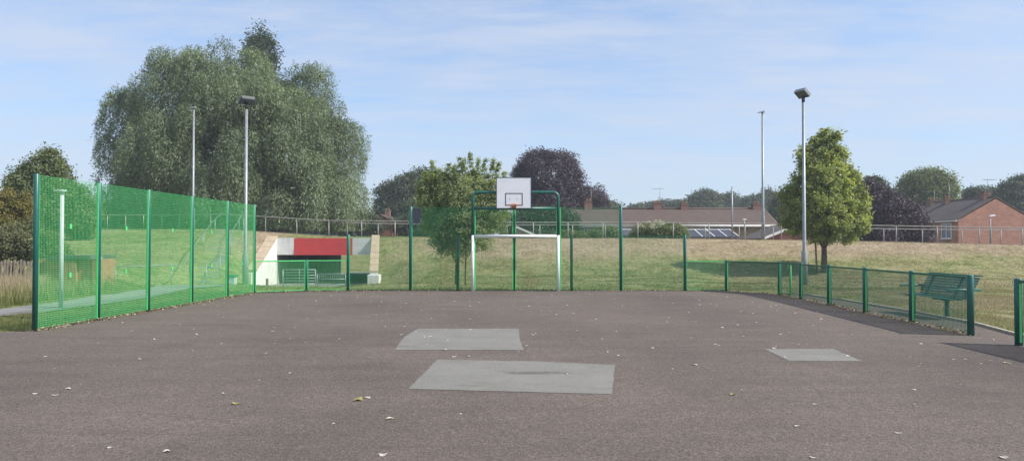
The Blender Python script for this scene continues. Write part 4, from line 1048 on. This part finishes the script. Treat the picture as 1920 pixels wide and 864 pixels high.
for q in range(26):
    b = tl[rt.randrange(len(tl)-9)]; a = rt.uniform(0, 6.28); e = rt.uniform(-.5,.9); r = rt.uniform(.16,.34)
    tl.append((b[0]+b[3]*cos(a)*cos(e)*1.0, b[1]+b[4]*sin(a)*cos(e)*1.0, b[2]+b[5]*sin(e)*1.0, r, r, r*1.3))
crown_round('crown', t, tl, M['leaf_lime'], 1350, 24, .23, .14, .21, 15, up=.5, inner=.5)
mb = MB(); xk = xat(1530,Yt); mb.tube([(xk,Yt-.1,gz(xk,Yt)-.1),(xk-.07,Yt-.1,gz(xk,Yt)+1.6)], .05, 8); o = mb.build('tree_stake', M['stake'], None, at=(0,0,0)); tag(o, 'dark timber stake leaning beside the trunk of the yellowish tree', 'stake')
# purple tree and greens on the far right
for nm, mt, Y, lbs, lab, seed, kw in (
    ('plum_tree','leaf_purple',57.0,[(1660,405,44,48,0),(1690,415,40,42,0),(1640,390,36,42,0),(1625,362,18,24,0),(1715,430,28,28,-.5),(1655,445,44,24,-.5),(1620,430,26,36,0)],'spreading dark purple tree in front of the pink brick bungalow roof',21,dict(n=1100,per=22,L=.26,W=.15,c=.36)),
    ('broadleaf_tree','leaf_green',92.0,[(1740,350,46,32,0),(1710,362,26,34,0),(1768,358,22,28,0),(1740,375,46,26,0)],'rounded green tree behind the dark bungalow chimneys',22,dict(n=620,per=24,L=.42,W=.24,c=.55)),
    ('broadleaf_tree','leaf_dark',80.0,[(1645,350,22,16,0),(1630,355,20,22,0),(1650,368,20,14,0)],'small green tree top just behind the spreading purple tree',23,dict(n=240,per=22,L=.36,W=.2,c=.45)),
    ('broadleaf_tree','leaf_dark',100.0,[(1905,365,30,30,0),(1930,360,30,32,0),(1890,380,26,24,0),(1915,395,40,26,0)],'dense dark tree rising behind the bungalow ridge at the photo edge',24,dict(n=460,per=24,L=.45,W=.26,c=.6)),
    ('cedar_tree','leaf_dark',110.0,[(1838,357,28,5,0),(1820,363,14,4,0),(1850,362,18,5,0),(1832,371,26,5,0),(1800,378,20,6,0),(1845,378,30,8,0)],'flat-topped airy tree behind the bungalow ridge',25,dict(n=170,per=22,L=.45,W=.25,c=.5)),
    ('broadleaf_tree','leaf_far',150.0,[(1322,374,26,16,0),(1335,380,18,14,0),(1308,382,16,12,0),(1320,390,32,12,0)],'rounded distant tree above the middle of the brown roof',26,dict(n=330,per=22,L=.7,W=.42,c=.8)),
    ('broadleaf_tree','leaf_far',165.0,[(1365,372,14,9,0),(1375,382,18,10,0),(1355,388,14,10,0)],'small airy distant tree beside the bare thin pole',27,dict(n=130,per=18,L=.7,W=.4,c=.9)),
    ('broadleaf_tree','leaf_far',160.0,[(1425,382,34,15,0),(1400,386,28,13,0),(1445,376,20,14,0),(1440,366,8,12,0),(1420,394,50,10,0)],'broad low distant tree behind the chimney at the end of the brown roof',28,dict(n=420,per=20,L=.75,W=.45,c=.9)),
    ('broadleaf_tree','leaf_dark',105.0,[(1475,380,24,22,0),(1495,385,30,26,0),(1465,395,20,18,0),(1480,410,40,24,0)],'dark tree directly behind the yellowish teardrop tree',29,dict(n=420,per=22,L=.5,W=.3,c=.6)),
    ('broadleaf_tree','leaf_far',170.0,[(1245,386,16,8,0),(1258,388,14,8,0)],'low distant treetop just beside the aerials on the brown roof',30,dict(n=120,per=18,L=.75,W=.45,c=.8)),
    ('broadleaf_tree','leaf_far',175.0,[(1215,389,16,6,0),(1195,391,18,5,0),(1225,388,10,6,0)],'lowest distant treetops between the goal and the first brown-roof aerials',31,dict(n=120,per=18,L=.75,W=.45,c=.8)),
    ('broadleaf_tree','leaf_far',158.0,[(1280,388,20,9,0),(1295,384,12,8,0)],'low dark distant treetop behind the third chimney of the brown roof',32,dict(n=130,per=18,L=.7,W=.45,c=.8)),
    ('broadleaf_tree','leaf_far',140.0,[(1140,388,18,7,0),(1150,392,14,6,0)],'small distant green treetop beside the small purple tree',33,dict(n=110,per=18,L=.65,W=.4,c=.8)),
    ('broadleaf_tree','leaf_green',46.0,[(85,318,32,30,0),(60,345,36,36,0),(108,340,24,30,0),(95,295,16,16,0),(70,385,50,40,0),(40,360,26,30,0),(110,385,40,46,0),(150,400,30,48,.5)],'dark leafy tree behind the first tall fence post',34,dict(n=1100,per=22,L=.27,W=.15,c=.36)),
    ('conifer','leaf_dark',80.0,[(161,378,5,8,0),(161,392,8,14,0),(160,410,10,16,0)],'small pointed conifer seen through the tall fence',35,dict(n=120,per=20,L=.3,W=.14,c=.35)),
    ('bush','leaf_green',57.0,[(185,408,22,14,0),(215,398,24,18,0),(255,395,28,22,0),(150,420,26,12,0),(295,398,26,22,0)],'low green bushes under the willow behind the tall fence railing',36,dict(n=500,per=22,L=.25,W=.14,c=.35)),
    ('bush','leaf_dark',82.0,[(690,412,16,14,0),(678,405,14,14,0),(700,425,20,14,0),(755,425,24,14,0),(775,415,24,16,0)],'dark bushes around the small red house',37,dict(n=260,per=22,L=.35,W=.2,c=.45)),
    ('bush','leaf_yellow',33.5,[(12,392,22,38,0),(45,400,16,40,0),(-15,400,26,44,0),(28,430,36,30,0)],'yellowing bush at the photo edge behind the paling fence',38,dict(n=640,per=22,L=.13,W=.085,c=.2)),
    ('bush','leaf_brown',32.0,[(20,455,40,34,0),(50,460,26,32,0),(-20,460,36,34,0),(60,440,18,30,.3)],'brownish green bush directly above the paling fence',39,dict(n=720,per=22,L=.13,W=.08,c=.2)),
    ('bush','leaf_green',31.2,[(90,470,22,22,0),(112,475,16,16,0),(92,448,16,16,0)],'green bush behind the low orange brick enclosure',40,dict(n=260,per=20,L=.13,W=.08,c=.2)),
    ('bush','leaf_green',52.5,[(1232,432,34,16,0),(1205,438,24,12,0),(1262,436,24,14,0),(1278,442,12,9,0)],'rounded leafy bush growing through the embankment railing',41,dict(n=520,per=20,L=.2,W=.12,c=.25)),
    ('bush','leaf_green',60.0,[(1065,442,14,8,0),(1090,444,16,7,0),(1120,440,14,9,0),(1148,438,16,12,0),(1048,444,12,7,0)],'low light green shrubs in front of the terrace end',42,dict(n=260,per=18,L=.22,W=.13,c=.28)),
):
    lb = lob(lbs, Y, .9); x0 = lb[0][0]; z0 = gz(x0, Y)
    grp = {'bush':'bushes beyond the fences'}.get(nm)
    t = thing(nm, (x0, Y, z0), lab, 'bush' if nm == 'bush' else 'tree', grp)
    if nm == 'bush':
        mb = MB()
        for l in lb: mb.tube([(l[0]*.3+x0*.7, l[1], gz(x0,Y)-.1),(l[0], l[1], l[2])], [.04,.015], 6)
        mb.build('stem', M['bark'], t)
        fo = crown_round('foliage', t, lb, M[mt], kw['n'], kw['per'], kw['L'], kw['W'], kw['c'], seed, inner=.35)
        if seed == 41:
            b2 = lob([(1230,419,20,4,0),(1225,424,24,4,-.3)], Y-.4, .8); crown_round('blossom', t, b2, M['blossom'], 40, 12, .12, .1, .2, 77)
    else:
        topz = max(l[2] for l in lb)
        trunk(t, (x0, Y, z0), [l[:3] for l in lb[:5]], .012*(topz-z0)+.12, (x0, Y, z0+(topz-z0)*.3), seed=seed)
        crown_round('crown', t, lb, M[mt], kw['n'], kw['per'], kw['L'], kw['W'], kw['c'], seed, up=.4)

# ------------------------------------------------------------------ grass
def grass_obj(name, x, y, h, w, tint, label, seed, lean=.35, zadd=0.0, grad=0.0):
    rng = np.random.default_rng(seed); n = len(x)
    z = Hgt(x, y) + zadd - .01; a = rng.random(n)*2*pi
    b0 = np.stack([x-np.cos(a)*w/2, y-np.sin(a)*w/2, z], 1); b1 = np.stack([x+np.cos(a)*w/2, y+np.sin(a)*w/2, z], 1)
    tp = np.stack([x, y, z+h], 1) + np.stack([rng.normal(size=n), rng.normal(size=n), np.zeros(n)], 1)*(h*lean)[:,None]
    V = np.stack([b0,b1,tp], 1).reshape(-1,3)
    tt = np.repeat(tint,3) + np.tile([-grad,-grad,grad], n)
    o = arrays_obj(name, V, np.arange(3*n).reshape(n,3), M['blade'], attr={'tint': np.clip(tt,0,1)})
    tag(o, label, 'grass', kind='stuff'); return o
def vnoise(x, y, seed):
    r = np.random.default_rng(seed).random((256,256)); xi = np.floor(x).astype(int); yi = np.floor(y).astype(int); fx = x-xi; fy = y-yi
    fx = fx*fx*(3-2*fx); fy = fy*fy*(3-2*fy); g = lambda a,b: r[a % 256, b % 256]
    return (g(xi,yi)*(1-fx)+g(xi+1,yi)*fx)*(1-fy) + (g(xi,yi+1)*(1-fx)+g(xi+1,yi+1)*fx)*fy
def fbm(x, y, seed):
    return sum(vnoise(x*2**k, y*2**k, seed+k)*.5**k for k in range(4))/1.875
def in_court(x, y): return (x > -9.3) & (x < 9.85) & (y < 27.1)
def on_paths(x, y):
    def near(pts, w):
        m = np.zeros(len(x), bool)
        for a, b in zip(pts[:-1], pts[1:]):
            ax_, ay_ = a; dx, dy = b[0]-a[0], b[1]-a[1]; tt = np.clip(((x-ax_)*dx+(y-ay_)*dy)/(dx*dx+dy*dy), 0, 1)
            m |= np.hypot(x-ax_-tt*dx, y-ay_-tt*dy) < w
        return m
    r = near([(-15.2,12.5),(-12.6,17.2),(-12.1,20),(-12.2,24),(-12.9,28),(-13.8,31.5),(-14.7,35.0)], .85) | near([(-13.0,28.5),(-12.2,32),(-11.6,37),(-11.5,41.8)], 1.1)
    r |= (x > -14.6) & (x < -7.6) & (y > 41.0) & (y < 63)
    r |= near([(sx0,sy0),(sx1,sy1)], .9)
    return r | (y > rail_y(x)+1.3) & (y < rail_y(x)+7.2)
rng = np.random.default_rng(33)
N = 330000
gx = rng.uniform(-26, 36, N); gy = 27 + (rng.random(N)**1.15)*23
k = (~in_court(gx,gy)) & (~on_paths(gx,gy)) & (gy < rail_y(gx)+1.0) & (np.abs(gx) < gy*.72)
gx, gy = gx[k], gy[k]; hh = Hgt(gx,gy)
cl_ = fbm(gx*.8, gy*1.5, 1); big = fbm(gx*.16, gy*.42, 9)
kk = rng.random(len(gx)) < np.clip((cl_-.28)*2.6, .06, 1); gx, gy, hh, cl_, big = gx[kk], gy[kk], hh[kk], cl_[kk], big[kk]
tint = dryness(gx,gy,hh) + rng.normal(size=len(gx))*.13 + (cl_-.5)*.5 + (big-.5)*1.1
grass_obj('grass', gx, gy, .025+.085*rng.random(len(gx))*(cl_+.1), .02+.025*rng.random(len(gx)), tint, 'mown grass, green low down and dry on the slope of the embankment', 1)
# strips beside the court
N = 130000
gx = np.concatenate([rng.uniform(-19,-9.3,N), rng.uniform(9.7,19,N//1)]); gy = np.concatenate([rng.uniform(13.9,27,N), rng.uniform(8,27,N)])
k = (~on_paths(gx,gy)) & ((gx < -9.36) & (gy > 14.3) | (gx > np.interp(gy,[8,12.3,13.67,15.5,18,22,27],[9.1,9.1,9.27,9.7,9.85,9.85,9.3]))) & (np.abs(gx) < gy*.73)
gx, gy = gx[k], gy[k]
cl_ = fbm(gx*1.3, gy*1.9, 2); big = fbm(gx*.3, gy*.45, 19)
kk = rng.random(len(gx)) < np.clip((cl_-.26)*2.6, .06, 1); gx, gy, cl_, big = gx[kk], gy[kk], cl_[kk], big[kk]
tint = dryness(gx,gy,0*gx) + rng.normal(size=len(gx))*.14 + (cl_-.5)*.5 + (big-.5)*1.0
grass_obj('grass', gx, gy, (.03+.06*rng.random(len(gx)))*(.5+cl_), .010+.010*rng.random(len(gx)), tint, 'short patchy grass in the verges on both sides of the court', 2)
# long dry grass by the paling fence, weeds by the brick enclosure
N = 26000
gx = rng.uniform(-26,-13.6,N); gy = rng.uniform(20.5,29.3,N)
k = (gx < np.interp(gy,[20.5,24,29.3],[-13.5,-13.7,-15.4]) + rng.normal(size=N)*.25) & ((np.abs(gx) < gy*.73))
gx, gy = gx[k], gy[k]; wild = sstep(-14.6,-17.5,gx)
dryl = np.clip(.18 + .75*(1-sstep(-15.4,-14.2,gx))*(gx/gy < -.625) , 0, 1)
hgt = (.18+.42*rng.random(len(gx))) * np.where(gx/gy < -.62, 1.15, .8)
grass_obj('tall_grass', gx, gy, hgt, .016+.02*rng.random(len(gx)), dryl*.8 + rng.normal(size=len(gx))*.22, 'long unmown grass, straw coloured by the paling fence and green by the brick enclosure', 3, .28, 0.0, .28)

# ------------------------------------------------------------------ fallen leaves
def leaf_mesh(nm, mat, seed, size):
    rng = np.random.default_rng(seed); nseg = 9
    ang = np.linspace(0, 2*pi, nseg, endpoint=False)
    r = size*(.45 + .28*np.abs(np.cos(ang*1.5+seed)) + .12*rng.random(nseg))
    curl = size*.35
    V = [(0,0,size*.05)] + [(r[i]*cos(ang[i])*1.25, r[i]*sin(ang[i])*.8, .003 + curl*abs(sin(ang[i]+seed))**2*rng.uniform(.3,1)) for i in range(nseg)]
    me = bpy.data.meshes.new(nm); me.from_pydata(V, [], [(0, 1+i, 1+(i+1)%nseg) for i in range(nseg)]); me.materials.append(mat)
    a = me.attributes.new('tint','FLOAT','POINT'); a.data.foreach_set('value', rng.random(len(V)).astype(np.float32)*.5+.5*rng.random())
    return me
LM = [leaf_mesh('fallen_leaf', M['dead_leaf'], s, 1.0) for s in range(6)]
def drop(px, py, size, label, group=None, me=None, zoff=.004):
    g = G(px, py); o = bpy.data.objects.new('fallen_leaf', me or random.choice(LM)); COL.objects.link(o)
    o.location = (g[0], g[1], zoff); o.rotation_euler = (random.uniform(-.12,.12), random.uniform(-.12,.12), random.uniform(0,6.28)); o.scale = (size,)*3
    tag(o, label, 'leaf', group); return o
YL = leaf_mesh('fallen_leaf', M['dead_leaf_yellow'], 4, 1.0)
drop(672,750,.075,'largest withered yellow-brown leaf on the tarmac in front of the big grey patch', None, YL)
drop(689,746,.045,'curled pale leaf touching the withered yellow-brown leaf', None)
drop(1373,740,.05,'brownish curled leaf on the tarmac in front of the small grey patch', None, YL)
drop(443,757,.06,'crumpled greenish brown leaf alone on the open tarmac', None, YL)
for px, py, sz in ((730,785,.05),(545,700,.05),(312,846,.045),(718,853,.045),(1303,684,.05),(807,632,.055),(833,656,.05),(878,668,.05),(1062,701,.035),(103,741,.045),(128,729,.05),(70,738,.05),(1495,799,.04),(1684,812,.04),(1882,858,.055),(1523,858,.03),(262,673,.05),(316,653,.05),(1888,681,.06),(1530,758,.035),(1713,731,.035),(207,839,.03),(626,795,.03)):
    drop(px, py, sz, 'pale dry leaf lying on the dark tarmac', 'dry leaves scattered on the court')
rngp = random.Random(5)
cnt = 0
while cnt < 255:
    u = rngp.random()
    Yq = 7.2 + 19.3*(u**.8); Xq = rngp.gauss(-2.5, 6.0) if rngp.random() < .8 else rngp.uniform(4, 8.5)
    if abs(Xq) > min(8.7, Yq*.68): continue
    o = bpy.data.objects.new('fallen_leaf', rngp.choice(LM)); COL.objects.link(o)
    o.location = (Xq, Yq, .004); o.rotation_euler = (rngp.uniform(-.15,.15), rngp.uniform(-.15,.15), rngp.uniform(0,6.28)); sz = rngp.uniform(.018,.044)*(1 if Yq > 11 else .6); o.scale = (sz,sz,sz)
    tag(o, 'pale dry leaf lying on the dark tarmac', 'leaf', 'dry leaves scattered on the court'); cnt += 1
# leaf litter against the fence bases
def litter(pts, n, width, label, seed, bias):
    rng = np.random.default_rng(seed); P0 = np.array(pts); seg = rng.integers(0, len(pts)-1, n); tt = rng.random(n)
    p = P0[seg]*(1-tt)[:,None] + P0[seg+1]*tt[:,None]
    p = p + np.stack([rng.normal(size=n)*width + bias[0], rng.normal(size=n)*width + bias[1]], 1)
    pos = np.stack([p[:,0], p[:,1], .006+.05*rng.random(n)**2], 1)
    ax = unit(rng.normal(size=(n,3))*np.array([1,1,.35])); nrm = unit(rng.normal(size=(n,3))*.6+np.array([0,0,1]))
    V, Fc = leaf_quads(pos, ax, nrm, .03+.05*rng.random(n), .02+.03*rng.random(n))
    o = arrays_obj('leaf_litter', V, Fc, M['litter'], attr={'tint': np.repeat(rng.random(n)**1.5, 4)}); tag(o, label, 'leaf litter', kind='stuff')
litter([(p.x,p.y) for p in LP], 1500, .07, 'dry leaf litter along the foot of the tall straight fence', 50, (.03,0))
litter([(B0.x,B0.y),(B1.x,B1.y),(B2.x,B2.y),(bx[3],YB),(bx[7],YB)], 900, .06, 'thin leaf litter along the foot of the goal-end fence', 51, (0,-.04))
litter([(p.x,p.y) for p in R], 1500, .07, 'leaf litter and weeds along the foot of the low fence by the bench', 52, (-.02,0))

# ------------------------------------------------------------------ sky, sun, camera
SUN = Vector((1.12, -.30, 1.10)).normalized()
el = math.asin(SUN.z); az = atan2(SUN.x, SUN.y)
w = bpy.data.worlds.new('World'); scene.world = w; w.use_nodes = True
nt = w.node_tree; nt.nodes.clear()
out = nt.nodes.new('ShaderNodeOutputWorld'); bg = nt.nodes.new('ShaderNodeBackground')
sky = nt.nodes.new('ShaderNodeTexSky'); sky.sky_type = 'NISHITA'; sky.sun_disc = False
sky.sun_elevation = el; sky.sun_rotation = az; sky.air_density = 1.0; sky.dust_density = 1.0; sky.ozone_density = 3.0; sky.altitude = 50
tc = nt.nodes.new('ShaderNodeTexCoord'); sep = nt.nodes.new('ShaderNodeSeparateXYZ'); nt.links.new(tc.outputs['Generated'], sep.inputs[0])
zc = math_(nt, 'MAXIMUM', sep.outputs['Z'], .02); zc = math_(nt, 'ADD', zc, .10)
cmb = nt.nodes.new('ShaderNodeCombineXYZ'); nt.links.new(math_(nt,'DIVIDE',sep.outputs['X'],zc), cmb.inputs[0]); nt.links.new(math_(nt,'DIVIDE',sep.outputs['Y'],zc), cmb.inputs[1])
mp = nt.nodes.new('ShaderNodeMapping'); mp.inputs['Rotation'].default_value = (0,0,radians(14)); mp.inputs['Scale'].default_value = (.55,1.5,1); nt.links.new(cmb.outputs[0], mp.inputs['Vector'])
n1 = noise(nt, mp.outputs[0], .36, 7, .55); n2 = noise(nt, mp.outputs[0], 3.0, 9, .66)
nsum = math_(nt,'ADD', math_(nt,'MULTIPLY',n1,.56), math_(nt,'MULTIPLY',n2,.44))
cov = ramp(nt, nsum, [(.36, .04), (.47, .55), (.57, .97)])
hz = ramp(nt, sep.outputs['Z'], [(0.0, .72), (.10, .60), (.20, .36), (.31, .04)])
inv = math_(nt,'MULTIPLY', math_(nt,'SUBTRACT',1.0,cov), math_(nt,'SUBTRACT',1.0,hz)); fac = math_(nt,'SUBTRACT',1.0,inv)
fac = math_(nt,'MULTIPLY', fac, .80)
CLOUD = (3.45, 3.75, 4.35)
blue = mixrgb(nt, 1.0, sky.outputs[0], (.61,.855,1.045), 'MULTIPLY')
colr = mixrgb(nt, fac, blue, CLOUD)
nt.links.new(colr, bg.inputs[0]); bg.inputs[1].default_value = .11
nt.links.new(bg.outputs[0], out.inputs[0])

hb = MB(); hb.box(-720, 720, -220, 920, -2.6, 33); hz_m, hnt, hout = newmat('summer_haze')
pv = hnt.nodes.new('ShaderNodeVolumePrincipled'); pv.inputs['Color'].default_value = (.86,.92,1.0,1); pv.inputs['Density'].default_value = HAZE; pv.inputs['Anisotropy'].default_value = .1
hnt.links.new(pv.outputs[0], hout.inputs['Volume']); tag(hb.build('haze', hz_m), 'thin summer haze in the air', 'haze', kind='stuff')
sd = bpy.data.lights.new('sun', 'SUN'); sd.energy = 3.6; sd.angle = radians(.53); sd.color = (1.0,.955,.88)
so = bpy.data.objects.new('sun', sd); COL.objects.link(so); so.location = SUN*60
so.rotation_euler = (-SUN).to_track_quat('-Z','Y').to_euler()

cd = bpy.data.cameras.new('camera'); cam = bpy.data.objects.new('camera', cd); COL.objects.link(cam)
cd.sensor_fit = 'HORIZONTAL'; cd.sensor_width = 36; cd.lens = 36*F/1920; cd.clip_end = 6000; cd.clip_start = .05
cam.location = (0,0,CH); cam.rotation_euler = (pi/2 + PITCH, 0, 0)
scene.camera = cam
vs = scene.view_settings; vs.view_transform = 'Standard'; vs.look = 'None'; vs.gamma = 1; vs.exposure = .85; vs.use_curve_mapping = False
scene.render.engine = 'CYCLES'
scene.cycles.max_bounces = 6; scene.cycles.transparent_max_bounces = 8; scene.cycles.use_denoising = True
